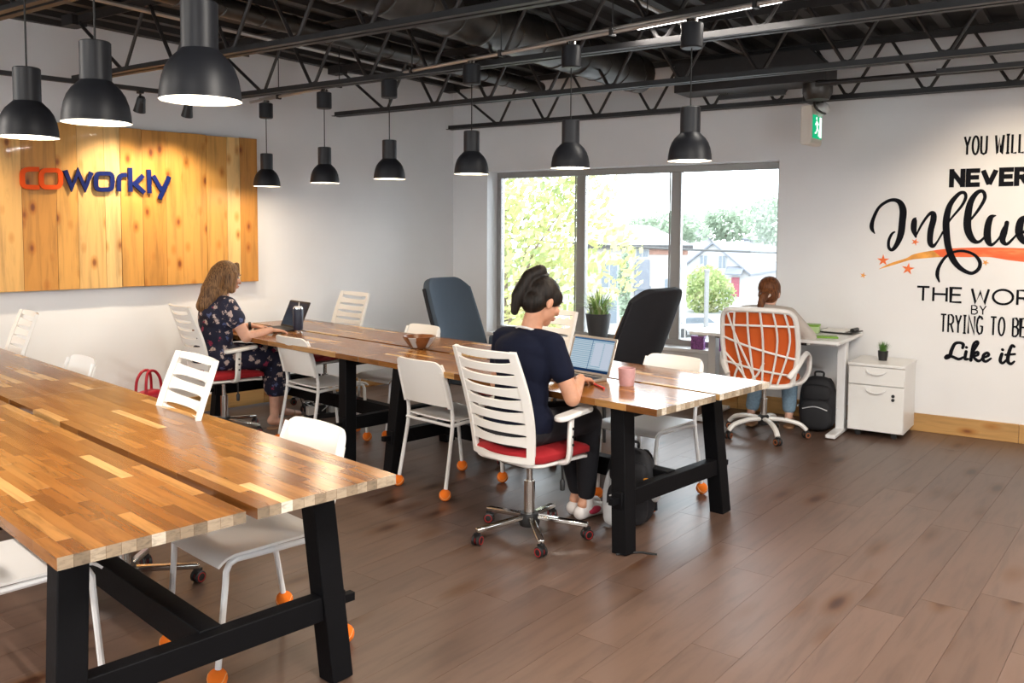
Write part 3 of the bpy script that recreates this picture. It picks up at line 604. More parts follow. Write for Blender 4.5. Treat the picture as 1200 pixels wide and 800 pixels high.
def gable(name, label, org, g, s, w, L, eave, ridge, wins, door=None):
    e = empty(name, (0, 0, 0), 0, label, 'house'); fn = bld(org, g, s)
    b = MB(); b.add([fn(0, 0, GZ), fn(w, 0, GZ), fn(w, 0, eave), fn(w / 2, 0, ridge), fn(0, 0, eave), fn(0, L, GZ), fn(w, L, GZ), fn(w, L, eave), fn(w / 2, L, ridge), fn(0, L, eave)], [(0, 1, 2, 3, 4), (5, 9, 8, 7, 6), (1, 6, 7, 2), (0, 4, 9, 5)], 0, False); b.obj('walls', 'siding', e)
    for sgn in (0, 1):
        b = MB(); x0 = -.35 if sgn == 0 else w + .35; dz = (ridge - eave) * .35 / (w / 2); P = [fn(x0, -.35, eave - dz), fn(w / 2, -.35, ridge), fn(w / 2, L + .3, ridge), fn(x0, L + .3, eave - dz)]
        b.add(P + [p + Vector((0, 0, .22)) for p in P], [(0, 1, 2, 3), (7, 6, 5, 4), (0, 4, 5, 1), (1, 5, 6, 2), (2, 6, 7, 3), (3, 7, 4, 0)], 0, False); b.obj('roof_slope', 'roofgrey', e)
    for q in wins: house_window(e, fn, *q)
    if door:
        b = MB(); fbox(b, fn, door[0], door[1], -.08, 0, GZ, GZ + 2.2); b.obj('door', 'doorred', e); b = MB(); b.add([fn(door[0] - .5, -1.2, GZ + 2.5), fn(door[1] + .5, -1.2, GZ + 2.5), fn(door[1] + .5, 0, GZ + 3.3), fn(door[0] - .5, 0, GZ + 3.3), fn(door[0] - .5, -1.2, GZ + 2.65), fn(door[1] + .5, -1.2, GZ + 2.65), fn(door[1] + .5, 0, GZ + 3.45), fn(door[0] - .5, 0, GZ + 3.45)], [(0, 1, 2, 3), (7, 6, 5, 4), (0, 4, 5, 1), (1, 5, 6, 2), (3, 7, 4, 0)], 0, False); b.obj('porch_roof', 'roofgrey', e)
    return e
g1 = Vector((math.cos(R(14)), math.sin(R(14)), 0)); s1 = Vector((-g1.y, g1.x, 0))
gable('gabled_house', 'white gabled house with grey roof and red door behind the shrub', (-57.2, 86.8, 0), g1, s1, 8.2, 15, -3.1, .15, [(2.6, 3.4, -2.6, -1.2), (4.8, 5.6, -2.6, -1.2)], (6.3, 7.2))
gable('gabled_house', 'taller white house with steep grey gable farther back', (-76.5, 108.0, 0), Vector((.80, .60, 0)), Vector((-.60, .80, 0)), 9.6, 12, -.3, 4.3, [(3.0, 3.9, -1.4, .2)])
gable('gabled_house', 'far grey-roofed house between the trees at right', (-64, 118, 0), rd, bd, 16, 8, .3, 2.9, [(3, 4, -2, -.6), (8, 9, -2, -.6)])
for nm, mt, c, ang, lab in (('parked_car', 'carw', (-33.5, 53.0), 60, 'white car parked beyond the right window pane'), ('parked_car', 'card', (-37.8, 41.9), 40, 'dark car parked below the yellow-green tree')):
    e = empty(nm, (c[0], c[1], GZ), R(ang), lab, 'car', 'parked cars')
    b = MB(); b.prism([(-2.1, .35), (2.1, .35), (2.15, .8), (1.3, .95), (.6, 1.45), (-1.1, 1.45), (-1.8, .95), (-2.15, .85)], -.85, .85, lambda x, y, t: (x, t, y)); b.obj('body', mt, e, bevel=.08)
    b = MB(); b.prism([(1.15, .98), (.55, 1.38), (-1.05, 1.38), (-1.6, .98)], -.86, .86, lambda x, y, t: (x, t, y)); b.obj('side_glass', 'hpane', e)
    for x in (-1.35, 1.35):
        for y in (-.8, .8): b = MB(); b.lathe([(0, -.1), (.32, -.1), (.32, .1), (0, .1)], 16, (x, y, .32), rot=Matrix.Rotation(PI / 2, 3, 'X')); b.obj('wheel', 'tyre', e)
pts = [(-26 + 30 * t, 18 + 18 * t, 1.75 - 1.0 * math.sin(PI * t) + .3 * t) for t in [k / 12 for k in range(13)]]
run('power_line', pts, .035, 'wire', 'dark power line sagging across the window view', 'cable')
e = empty('utility_pole', (-32.1, 52.2, GZ), 0, 'pale slim post standing before the shrub', 'post'); b = MB(); b.tube([(0, 0, 0), (0, 0, 4.6)], .16, 10); b.obj('shaft', 'rooflight', e); b = MB(); b.lathe([(.0, 4.6), (.2, 4.6), (.2, 4.75), (0, 4.8)], 10); b.obj('cap', 'rooflight', e)

# ------------------------------------------------------------------ wood panel, logo and wall lettering
e = empty('wood_panel', (XL + .004, 0, 0), 0, 'knotty pine plank panel on the left wall behind the logo', 'wall panel')
b = MB(); b.span((.0, .32, 1.12), (.03, 3.92, 2.32)); b.obj('backing_board', 'black', e)
y = 3.95; k = 0; wseq = [.165, .12, .185, .21, .14, .19, .17, .12, .20, .15, .235, .20, .16, .22, .17, .19, .14, .21, .18, .2, .16]
while y > .4:
    w = wseq[k % len(wseq)]; y0 = max(y - w, .3)
    b = MB(); b.box((0, 0, 0), (.024, y - y0 - .0015, 1.245)); o = b.obj('plank', 'pine', e, bevel=.002); o.location = (.043 + random.uniform(-.003, .004), (y + y0) / 2, 1.72 + random.uniform(-.003, .003)); y = y0; k += 1
def ribbon(b, pts, fn, t0, t1, w=None, caps=True, m=0):
    """flat stroke of varying width drawn in a wall's own coordinates and given real thickness"""
    P = [Vector((p[0], p[1])) for p in pts]; W = [(p[2] if w is None else w) / 2 for p in pts]; n = len(P); A = []; B = []
    for i in range(n):
        t = (P[min(i + 1, n - 1)] - P[max(i - 1, 0)]); t = t.normalized() if t.length > 1e-9 else Vector((1, 0)); q = Vector((-t.y, t.x))
        k = 1.0
        if w is not None and 0 < i < n - 1:
            a = (P[i] - P[i - 1]).normalized(); c = a.dot(t); k = 1 / max(c, .5)
        A.append(P[i] + q * W[i] * k); B.append(P[i] - q * W[i] * k)
    vs_ = [fn(p.x, p.y, t) for t in (t0, t1) for p in A + B]; fs = []
    for i in range(n - 1):
        fs += [(i, i + 1, n + i + 1, n + i), (2 * n + i, 3 * n + i, 3 * n + i + 1, 2 * n + i + 1), (i, 2 * n + i, 2 * n + i + 1, i + 1), (n + i, n + i + 1, 3 * n + i + 1, 3 * n + i)]
    fs += [(0, n, 3 * n, 2 * n), (n - 1, 3 * n - 1, 4 * n - 1, 2 * n - 1)]
    b.add(vs_, fs, m, False)
    if caps:
        for i in (0, n - 1): b.prism([(P[i].x + W[i] * math.cos(q * PI / 6), P[i].y + W[i] * math.sin(q * PI / 6)) for q in range(12)], t0, t1, fn, m)
INFLUENCE = [[(4.291,1.553,0.009),(4.268,1.599,0.032),(4.277,1.667,0.027),(4.317,1.758,0.023),(4.38,1.808,0.025),(4.432,1.818,0.029),(4.475,1.795,0.04),(4.498,1.734,0.052),(4.495,1.644,0.051),(4.488,1.554,0.049),(4.464,1.475,0.038),(4.429,1.424,0.027),(4.402,1.441,0.023),(4.4,1.497,0.022),(4.42,1.548,0.02),(4.44,1.565,0.013)],[(4.592,1.677,0.009),(4.583,1.655,0.038),(4.58,1.588,0.042),(4.597,1.527,0.015)],[(4.597,1.533,0.011),(4.635,1.622,0.018),(4.683,1.699,0.022),(4.713,1.71,0.038),(4.719,1.666,0.044),(4.702,1.578,0.044),(4.7,1.489,0.039),(4.721,1.457,0.029),(4.75,1.49,0.015),(4.788,1.567,0.015)],[(4.792,1.584,0.013),(4.843,1.671,0.015),(4.909,1.763,0.02),(4.936,1.827,0.022),(4.925,1.865,0.024),(4.886,1.855,0.028),(4.83,1.774,0.039),(4.809,1.666,0.048),(4.813,1.556,0.048),(4.831,1.447,0.046),(4.869,1.35,0.044),(4.925,1.286,0.033),(4.994,1.255,0.026),(5.041,1.289,0.026),(5.048,1.343,0.026),(5.008,1.396,0.021),(4.94,1.422,0.02),(4.872,1.415,0.019),(4.814,1.376,0.02),(4.771,1.303,0.024),(4.759,1.237,0.027),(4.775,1.182,0.011)],[(4.98,1.665,0.015),(5.034,1.751,0.022),(5.065,1.825,0.024),(5.049,1.873,0.025),(5.011,1.863,0.032),(4.971,1.794,0.043),(4.955,1.687,0.052),(4.958,1.59,0.052),(4.99,1.514,0.043),(5.034,1.493,0.023),(5.08,1.537,0.015)],[(5.14,1.691,0.01),(5.108,1.675,0.038),(5.091,1.601,0.047),(5.094,1.516,0.047),(5.12,1.473,0.025),(5.165,1.516,0.015),(5.199,1.591,0.015),(5.216,1.638,0.031)],[(5.221,1.638,0.021),(5.2,1.569,0.046),(5.193,1.506,0.038),(5.222,1.48,0.023),(5.266,1.528,0.015),(5.292,1.565,0.015)],[(5.284,1.549,0.015),(5.328,1.57,0.019),(5.367,1.633,0.023),(5.343,1.675,0.027),(5.307,1.654,0.046),(5.297,1.57,0.052),(5.326,1.502,0.038),(5.376,1.492,0.021),(5.428,1.54,0.015)],[(5.441,1.664,0.01),(5.44,1.592,0.04),(5.448,1.498,0.02)],[(5.447,1.509,0.013),(5.479,1.612,0.018),(5.512,1.664,0.031),(5.519,1.592,0.041),(5.522,1.51,0.035),(5.545,1.484,0.022),(5.578,1.541,0.014)],[(5.643,1.633,0.02),(5.616,1.663,0.026),(5.583,1.623,0.041),(5.582,1.551,0.045),(5.61,1.49,0.031),(5.656,1.511,0.016),(5.689,1.552,0.014)],[(5.68,1.547,0.014),(5.722,1.567,0.018),(5.753,1.628,0.022),(5.735,1.668,0.026),(5.702,1.643,0.044),(5.697,1.562,0.048),(5.725,1.497,0.031),(5.783,1.512,0.014),(5.814,1.563,0.008)]]
SWOOSH = [[(4.332,1.268),(4.416,1.316),(4.53,1.358),(4.591,1.393),(4.722,1.423),(4.861,1.442),(5.054,1.451),(5.241,1.452),(5.423,1.444),(5.6,1.408),(5.731,1.35)],[(4.332,1.266),(4.458,1.309),(4.562,1.346),(4.643,1.359),(4.784,1.373),(4.961,1.377),(5.113,1.38),(5.245,1.359),(5.427,1.342),(5.603,1.331),(5.731,1.335)]]
STARS = [[(4.362,1.338,0.046),(4.548,1.275,0.047),(4.214,1.213,0.025),(4.593,1.488,0.029),(5.086,1.339,0.024)]]
LIKE = [[(4.954,0.68,0.02),(4.957,0.708,0.024),(4.932,0.719,0.021),(4.9,0.708,0.024),(4.878,0.656,0.026),(4.867,0.609,0.027),(4.839,0.593,0.025),(4.85,0.613,0.021),(4.887,0.607,0.022),(4.929,0.592,0.022),(4.96,0.608,0.018)],[(4.979,0.655,0.023),(4.973,0.6,0.023),(4.993,0.598,0.018)],[(4.979,0.688,0.02),(4.981,0.686,0.02)],[(5.009,0.604,0.015),(5.03,0.669,0.022),(5.056,0.725,0.022),(5.045,0.737,0.018),(5.025,0.704,0.021),(5.013,0.59,0.023)],[(5.02,0.632,0.017),(5.055,0.657,0.022),(5.059,0.635,0.018),(5.032,0.619,0.018),(5.061,0.59,0.023),(5.084,0.601,0.014)],[(5.084,0.61,0.012),(5.13,0.637,0.02),(5.122,0.658,0.019),(5.099,0.638,0.023),(5.096,0.602,0.023),(5.116,0.591,0.02),(5.147,0.616,0.015)],[(5.219,0.657,0.023),(5.209,0.608,0.023),(5.225,0.587,0.019),(5.251,0.616,0.016)],[(5.221,0.69,0.02),(5.223,0.688,0.02)],[(5.297,0.717,0.018),(5.281,0.724,0.021),(5.264,0.67,0.025),(5.259,0.608,0.025),(5.279,0.587,0.021),(5.301,0.607,0.014)],[(5.242,0.652,0.016),(5.303,0.663,0.016)]]
LOGO = [[(2.178,1.986),(2.109,1.983),(2.08,1.972),(2.067,1.948),(2.066,1.883),(2.077,1.861),(2.103,1.855),(2.177,1.855)],[(2.292,1.986),(2.305,1.984),(2.315,1.976),(2.322,1.965),(2.325,1.951),(2.323,1.898),(2.32,1.884),(2.313,1.872),(2.302,1.864),(2.289,1.861),(2.223,1.858),(2.21,1.86),(2.2,1.868),(2.193,1.879),(2.191,1.893),(2.192,1.945),(2.195,1.959),(2.202,1.97),(2.213,1.979),(2.226,1.982),(2.292,1.986)],[(2.357,1.989),(2.402,1.861),(2.448,1.983),(2.497,1.86),(2.544,1.984)],[(2.668,1.981),(2.68,1.979),(2.691,1.973),(2.697,1.962),(2.7,1.95),(2.698,1.891),(2.695,1.878),(2.688,1.867),(2.678,1.86),(2.665,1.857),(2.607,1.855),(2.594,1.857),(2.584,1.863),(2.578,1.874),(2.576,1.886),(2.577,1.944),(2.58,1.957),(2.587,1.968),(2.597,1.975),(2.609,1.978),(2.668,1.981)],[(2.747,1.846),(2.749,1.938),(2.763,1.966),(2.785,1.976),(2.811,1.977)],[(2.836,2.034),(2.836,1.846)],[(2.938,1.98),(2.869,1.909),(2.946,1.842)],[(2.984,2.028),(2.986,1.84)],[(3.018,1.98),(3.085,1.866)],[(3.15,1.979),(3.066,1.797)]]
e = empty('logo_sign', (XL, 0, 0), 0, 'orange and navy raised letters mounted on the wood panel', 'sign')
lg = lambda y, z, t: (t, y, z)
def letter(strokes, m, nm='letter'):
    b = MB()
    for k, s in enumerate(strokes): ribbon(b, s, lg, .072, .090 + .0004 * k, w=.033, caps=False)
    b.obj(nm, m, e)
for idx, m in (((0,), 'orangesign'), ((1,), 'orangesign'), ((2,), 'bluesign'), ((3,), 'bluesign'), ((4,), 'bluesign'), ((5, 6), 'bluesign'), ((7,), 'bluesign'), ((8, 9), 'bluesign')):
    letter([cr(LOGO[i], 3) if len(LOGO[i]) in (8, 5) and i in (0, 4) else LOGO[i] for i in idx], m)
wa = lambda a, z, t: WA(a, z, t)
def decal(name, label, cat, strokes, m, w=None, smooth=True, group=None, t=.0035):
    e = empty(name, (0, 0, 0), 0, label, cat, group); k = 0
    for L in strokes:
        b = MB()
        for s in L: ribbon(b, cr(s, 6) if smooth and len(s) > 2 else s, wa, .0004, t + .00015 * k, w=w, caps=smooth); k += 1
        b.obj('letter', m, e)
    return e
decal('wall_lettering', 'flowing black script word Influence across the wall quote', 'lettering', [[INFLUENCE[i] for i in L] for L in ((0,), (1, 2), (3,), (4,), (5, 6), (7,), (8, 9), (10,), (11,))], 'ink', group='wall quote words', t=.004)
decal('wall_lettering', 'heavy black script words Like it at the bottom of the wall quote', 'lettering', [[LIKE[i] for i in L] for L in ((0,), (1,), (2,), (3, 4), (5,), (6,), (7,), (8, 9))], 'ink', group='wall quote words')
GL = {'Y': ([[(0, 1), (.5, .48)], [(1, 1), (.5, .48), (.5, 0)]], .62), 'O': ([[(.5 + .5 * math.cos(k * PI / 10), .5 + .5 * math.sin(k * PI / 10)) for k in range(21)]], .66), 'U': ([[(0, 1), (0, .25), (.12, .06), (.5, 0), (.88, .06), (1, .25), (1, 1)]], .6),
      'W': ([[(0, 1), (.24, 0), (.5, .8), (.76, 0), (1, 1)]], .85), 'I': ([[(.5, 1), (.5, 0)]], .12), 'J': ([[(0, 1), (1, 1)], [(.5, 1), (.5, 0)], [(0, 0), (1, 0)]], .36), 'L': ([[(0, 1), (0, 0), (1, 0)]], .48), 'N': ([[(0, 0), (0, 1), (1, 0), (1, 1)]], .7), 'E': ([[(1, 1), (0, 1), (0, 0), (1, 0)], [(0, .52), (.9, .52)]], .56), 'V': ([[(0, 1), (.5, 0), (1, 1)]], .78),
      'R': ([[(0, 0), (0, 1), (.6, 1), (.95, .88), (.95, .6), (.6, .47), (0, .47)], [(.5, .47), (1, 0)]], .6), 'T': ([[(0, 1), (1, 1)], [(.5, 1), (.5, 0)]], .66), 'H': ([[(0, 0), (0, 1)], [(1, 0), (1, 1)], [(0, .52), (1, .52)]], .7), 'D': ([[(0, 0), (0, 1), (.5, 1), (.9, .8), (1, .5), (.9, .2), (.5, 0), (0, 0)]], .7),
      'B': ([[(0, 0), (0, 1), (.6, 1), (.92, .85), (.92, .65), (.6, .53), (0, .53)], [(.6, .53), (1, .4), (1, .14), (.6, 0), (0, 0)]], .58), 'G': ([[(1, .82), (.8, .97), (.5, 1), (.15, .85), (0, .5), (.15, .15), (.5, 0), (.85, .06), (1, .2), (1, .45), (.6, .45)]], .64), ' ': ([], .4), '_': ([], .08), 'Q': ([[(.5 + .5 * math.cos(k * PI / 14), .5 + .5 * math.sin(k * PI / 14)) for k in range(29)]], .98)}
def line(label, text, a0, z0, h, w, narrow=1.0, gap=.16, serif=False, a_end=None):
    x = 0; strokes = []
    for ch in text:
        key = 'J' if (ch == 'I' and serif) else ch; st, wd = GL[key]; wd = wd * h * narrow
        if st: 
            LL = []
            for s in st:
                pts = [Vector((x + px * wd, z0 + py * h)) for px, py in s]
                if w < .03 or len(pts) > 8: LL.append([tuple(p) for p in pts]); continue
                for p, q in zip(pts, pts[1:]):   # heavy capitals: one straight bar per stroke
                    d = (q - p).normalized(); ex = w / 2 if min(abs(d.x), abs(d.y)) < .05 else 0; LL.append([tuple(p - d * ex), tuple(q + d * ex)])
            strokes.append(LL)
        x += wd + gap * h * (narrow if narrow > .6 else .75)
    tot = x - gap * h; k = 1 if a_end is None else (a_end - a0) / tot
    decal('wall_lettering', label, 'lettering', [[[(a0 + p[0] * k, p[1]) for p in s] for s in L] for L in strokes], 'ink', w=w, smooth=False, group='wall quote words')
line('thin hand-drawn black words YOU WILL at the top of the wall quote', 'YOU WILL', 4.915, 2.152, .135, .0145, .52, .2, True, 5.30)
line('bold black capitals NEVER on the wall quote', 'NEVER', 4.835, 1.925, .105, .034, 1.05, .34, False, 5.335)
line('thin wide black capitals THE WORLD under the orange swoosh', 'THE_WQRLD', 4.62, 1.03, .108, .016, 1.0, .22, False, 5.60)
line('tiny thin black word BY in the wall quote', 'BY', 5.005, .945, .066, .008, .9, .25, False, 5.10)
line('thin tall black capitals TRYING TO BE on the wall quote', 'TRYING TO BE', 4.795, .795, .135, .0125, .56, .2, True, 5.36)
T_, B_ = cr([p for p in SWOOSH[0]], 4), cr([p for p in SWOOSH[1]], 4)
b = MB(); n = len(T_); vs_ = [WA(p[0], p[1], t) for t in (.0003, .0022) for p in T_ + B_]; fs = []; ms = []
for i in range(n - 1): fs += [(i, i + 1, n + i + 1, n + i), (2 * n + i, 3 * n + i, 3 * n + i + 1, 2 * n + i + 1), (i, 2 * n + i, 2 * n + i + 1, i + 1), (n + i, n + i + 1, 3 * n + i + 1, 3 * n + i)]
b.add(vs_, fs[:4 * 16], 1, False); b.add(vs_, fs[4 * 16:], 0, False); tag(b.obj('brush_stroke', ['swoosh', 'swooshtip']), 'orange brush swoosh painted under the script word', 'wall painting')
for i, ((a, z, s), w) in enumerate(zip(STARS[0], ('at the left tip of the swoosh', 'just below the swoosh tip', 'smallest and farthest left, left of the swoosh', 'under the script letter n', 'under the swoosh right of the loop'))):
    b = MB(); s *= 1.05; b.prism([(a + (s if k % 2 == 0 else s * .36) * math.sin(k * PI / 5 + .12 * i), z + (s if k % 2 == 0 else s * .36) * math.cos(k * PI / 5 + .12 * i)) for k in range(10)], .0004, .003, wa); tag(b.obj('star_decal', 'starpale' if i in (2, 4) else 'star'), 'small orange star ' + w, 'wall decal', 'painted stars')

# ------------------------------------------------------------------ long tables
ZT, TH = .75, .033
def make_table(x0, x1, yc, label, seed):
    rr_ = random.Random(seed); e = empty('trestle_table', ((x0 + x1) / 2, yc, 0), 0, label, 'table', 'acacia topped trestle tables'); L = x1 - x0; H2 = L / 2
    for s in (-1, 1):
        c = s * .272; b = MB(); b.box((0, c, ZT - TH / 2), (L - .006, .502, TH - .003)); sl = b.obj('slab', 'endgrain', e)
        nrow = 13; wr = .508 / nrow
        for rI in range(nrow):
            y = c - .254 + wr * (rI + .5); x = -H2; cut = rr_.uniform(.12, .5)
            while x < H2 - 1e-4:
                ln = min(cut, H2 - x)
                if H2 - x - ln < .12: ln = H2 - x
                bx = MB(); bx.box((0, 0, 0), (ln - .0006, wr - .0006, TH)); bx.m[0] = 1; bx.m[1] = 1
                o = bx.obj('stave', ['stave', 'endgrain'], sl); o.location = (x + ln / 2, y, ZT - TH / 2); x += ln; cut = rr_.uniform(.18, .55)
    zt = ZT - TH
    for sx in (-1, 1):
        X = sx * (H2 - .235)
        for sy in (-1, 1): b = MB(); b.bar((X, sy * .445, 0), (X - sx * .055, sy * .40, zt), .085, .085, upv=(1, 0, 0)); b.obj('leg', 'black', e, bevel=.004)
        b = MB(); b.box((X - sx * .056, 0, zt - .035), (.06, .78, .07)); b.obj('top_rail', 'black', e, bevel=.004)
        b = MB(); b.box((X - sx * .02, 0, .262), (.06, .96, .085)); b.obj('cross_rail', 'black', e, bevel=.004)
        for sy in (-1, 1): b = MB(); b.box((X - sx * .02, sy * .50, .262), (.03, .06, .03)); b.obj('tenon', 'black', e, bevel=.002)
    b = MB(); b.box((0, 0, .262), (L - .47 - .06, .075, .10)); b.obj('stretcher', 'black', e, bevel=.004)
    return e
make_table(-4.548, -2.26, 1.25, 'acacia-topped black trestle table nearest the camera, bottom left', 1)
make_table(-6.85, -4.556, 1.25, 'acacia-topped black trestle table at the left picture edge behind the nearest one', 2)
make_table(-4.548, -2.26, 3.80, 'acacia-topped black trestle table with the open silver laptop and pink cup', 3)
make_table(-6.85, -4.556, 3.80, 'acacia-topped black trestle table with the bowl, at the wood panel end of the window row', 4)

# ------------------------------------------------------------------ chairs
def make_office():
    e = empty('office_chair', (0, 0, 0), 0, 'x', 'chair', 'white slatted office chairs')
    for k in range(5):
        a = R(90 + 72 * k + 18); d = Vector((math.cos(a), math.sin(a), 0))
        b = MB(); b.bar(d * .03 + Vector((0, 0, .105)), d * .30 + Vector((0, 0, .075)), .035, .024); o = b.obj('base_arm', 'chrome', e, bevel=.006)
        b = MB(); q = Matrix.Rotation(a + .6, 3, 'Z'); c = d * .295
        for s in (-1, 1):
            rot = q @ Matrix.Rotation(PI / 2, 3, 'X'); b.lathe([(0, -.009), (.022, -.009), (.027, -.006), (.027, .006), (.022, .009), (0, .009)], 16, c + q @ Vector((0, s * .014, .028)), rot=rot, m=0); b.lathe([(.017, -.0105), (.0205, -.0105), (.0205, .0105), (.017, .0105), (.017, -.0105)], 16, c + q @ Vector((0, s * .014, .028)), rot=rot, m=1, cap=False)
        b.box(c + Vector((0, 0, .05)), (.03, .022, .03), q); b.tube([c + Vector((0, 0, .05)), c + Vector((0, 0, .08))], .006, 6); b.obj('caster', ['bplastic', 'casterred'], e)
    b = MB(); b.lathe([(.0, .06), (.05, .06), (.055, .08), (.045, .125), (0, .125)], 20); b.obj('base_hub', 'bplastic', e)
    b = MB(); b.lathe([(.028, .12), (.028, .29), (.0, .29)], 18); b.lathe([(.016, .28), (.016, .42)], 14); b.obj('gas_lift', 'chrome', e)
    b = MB(); b.box((0, -.02, .405), (.16, .22, .035)); b.obj('tilt_mechanism', 'bplastic', e, bevel=.01)
    b = MB(); b.tube(cr([(.06, .02, .405), (.17, .03, .41), (.19, .03, .395), (.195, .03, .33)], 5), .006, 6); b.lathe([(0, -.03), (.012, -.025), (.014, .02), (.007, .03), (0, .03)], 10, (.195, .03, .30)); b.obj('lever', 'bplastic', e)
    ring = rrect(.47, .46, .09, 6, 0, .02)
    def cush(z0, z1, gr, bul):
        b = MB(); n = len(ring); lay = [(z0, .97), (z0 + (z1 - z0) * .25, 1.0), (z0 + (z1 - z0) * .7, 1.0), (z1 - .006, .96), (z1 + bul * .6, .8), (z1 + bul, .4)]; vs_ = []
        for z, k in lay: vs_ += [(x * k * gr, .02 + (y - .02) * k * gr, z - (.02 * max(0, (y - .12)) / .13 if z > z0 else 0)) for x, y in ring]
        fs = [(i * n + j, i * n + (j + 1) % n, (i + 1) * n + (j + 1) % n, (i + 1) * n + j) for i in range(len(lay) - 1) for j in range(n)] + [tuple(range(n - 1, -1, -1)), tuple((len(lay) - 1) * n + j for j in range(n))]
        b.add(vs_, fs); return b
    cush(.445, .495, 1, .010).obj('seat_cushion', 'red', e); cush(.42, .447, .96, 0).obj('seat_shell', 'wplastic', e)
    def S(u, v):   # backrest surface
        w = .205 + .02 * math.sin(PI * min(1, max(0, v)) * .9); z = .445 + .55 * v
        y = -.235 + .035 * math.sin(PI * v) * (1 - .4 * v) - .125 * v + .05 * (abs(u) ** 2.2) * (1 - .35 * v)
        return (u * w, y, z)
    us = [-1 + k / 8 for k in range(17)]
    b = MB(); b.slab(S, us, lambda u: [.955 - .02 * (1 - u * u), .975 - .01 * (1 - u * u), 1.0], .012); b.slab(S, us, lambda u: [0, .03, .062 - .02 * (1 - u * u)], .02)
    for s in (-1, 1): b.slab(S, [s * .83, s * .9, s * .95, s * 1.0] if s > 0 else [-1, -.95, -.9, -.83], lambda u: [k / 20 for k in range(21)], .022)
    fr = b.obj('backrest_frame', 'wplastic', e)
    nS = 7
    for k in range(nS):
        c = .20 + k * .111
        if c > .95: break
        b = MB(); b.slab(S, [u * .86 for u in us], lambda u: [c - .036 - .017 * (u / .86) ** 4 - .016 * (1 - u * u), c - .016 * (1 - u * u), c + .032 + .017 * (u / .86) ** 4 - .016 * (1 - u * u)], .011); b.obj('backrest_slat', 'wplastic', fr)
    for s in (-1, 1):
        b = MB(); b.tube(cr([(s * .12, -.02, .428), (s * .235, -.01, .43), (s * .262, .0, .46), (s * .265, .005, .56), (s * .265, .01, .655)], 5), .026, 8, flat=.55); 
        ar = b.obj('arm_bracket', 'wplastic', e)
        b = MB(); b.prism(rrect(.075, .25, .035, 5, s * .265, .03), .657, .682, lambda x, y, t: (x, y, t + .012 * (y - .03) / .12)); b.obj('arm_pad', 'wplastic', ar, bevel=.008)
        b = MB()
        for zz in (.52, .56, .60): b.lathe([(0, 0), (.007, 0), (.007, .004), (0, .004)], 10, (s * .28, .007, zz), rot=Matrix.Rotation(s * PI / 2, 3, 'Y'))
        b.obj('adjuster_hole', 'bplastic', ar)
    return e
def make_stack():
    e = empty('stacking_chair', (0, 0, 0), 0, 'x', 'chair', 'white stacking chairs with tennis balls on the feet')
    for s in (-1, 1):
        b = MB(); b.tube([(s * .185, .235, .035), (s * .195, .205, .36), (s * .196, .203, .40), (s * .197, .19, .425), (s * .197, .165, .435), (s * .198, -.10, .43), (s * .199, -.19, .425)], .0115, 8); b.obj('front_leg', 'wmetal', e)
        b = MB(); b.tube(cr([(s * .215, -.265, .035), (s * .205, -.215, .30), (s * .2, -.195, .44), (s * .2, -.205, .55), (s * .197, -.245, .70), (s * .190, -.275, .785)], 4), .0115, 8); b.obj('rear_leg', 'wmetal', e)
        for x, y in ((s * .185, .235), (s * .215, -.265)):
            b = MB(); b.ball((x, y, .035), .035, 18, 12); o = b.obj('tennis_ball', 'ball', e)
            b = MB(); b.tube([(x + .0345 * math.cos(t) * math.cos(.5 * math.sin(2 * t)), y + .0345 * math.sin(t) * math.cos(.5 * math.sin(2 * t)), .035 + .0345 * math.sin(.5 * math.sin(2 * t))) for t in [2 * PI * k / 28 for k in range(28)]], .0013, 5, closed=True); b.obj('ball_seam', 'ballseam', o)
    b = MB(); b.tube([(-.205, -.205, .425), (.205, -.205, .425)], .009, 6); b.obj('cross_bar', 'wmetal', e)
    def S(u, v):
        x = u * (.205 - .012 * max(0, -v)); y = -.19 + .425 * v; z = .448 - .014 * math.cos(PI * u / 2) * (1 - abs(2 * v - 1) ** 2) - (.03 * ((v - .86) / .14) ** 2 if v > .86 else 0) + .004 * u * u
        return (x, y, z)
    b = MB(); b.slab(S, [-1 + k / 6 for k in range(13)], lambda u: [j / 14 for j in range(13)] + [.93, .97, 1], .009); b.obj('seat', 'wplastic', e)
    def Bk(u, v):
        return (u * (.212 - .01 * v), -.212 - .075 * v + .0 - .03 * (1 - u * u), .535 + .27 * v)
    def edge(u):
        a = abs(u); x = max(0, (a - .72) / .28); t = 1 - .2 * (1 - math.sqrt(max(0, 1 - x * x))); x = max(0, (a - .8) / .2); lo = .02 * (1 - a) + .1 * (1 - math.sqrt(max(0, 1 - x * x)))
        return [lo + (t - lo) * k / 8 for k in range(9)]
    b = MB(); b.slab(Bk, [-1, -.992, -.975, -.95, -.91, -.86] + [-.8 + k * .16 for k in range(11)] + [.86, .91, .95, .975, .992, 1], edge, .011); b.obj('backrest', 'wplastic', e)
    for s in (-1, 1): b = MB(); b.tube([(s * .2, -.215, .53), (s * .193, -.272, .745)], .0135, 8); b.obj('backrest_sleeve', 'wplastic', e)
    return e
office = make_office(); stack = make_stack(); used = {}
def put(proto, x, y, rz, label):
    if proto.name not in used: used[proto.name] = 1; proto.location = (x, y, 0); proto.rotation_euler = (0, 0, R(rz)); proto['label'] = label; return proto
    return dup(proto, (x, y, 0), R(rz), label)
put(office, -2.98, 3.20, 0, 'white slatted office chair with red seat under the woman in navy')
put(office, -6.18, 3.20, -6, 'white slatted office chair with red seat under the woman in the floral dress')
put(office, -3.72, 1.46, 177, 'white slatted office chair tucked into the nearest table, back toward the wood panel wall')
put(office, -6.45, 1.60, 176, 'white slatted office chair at the left picture edge by the wood panel wall')
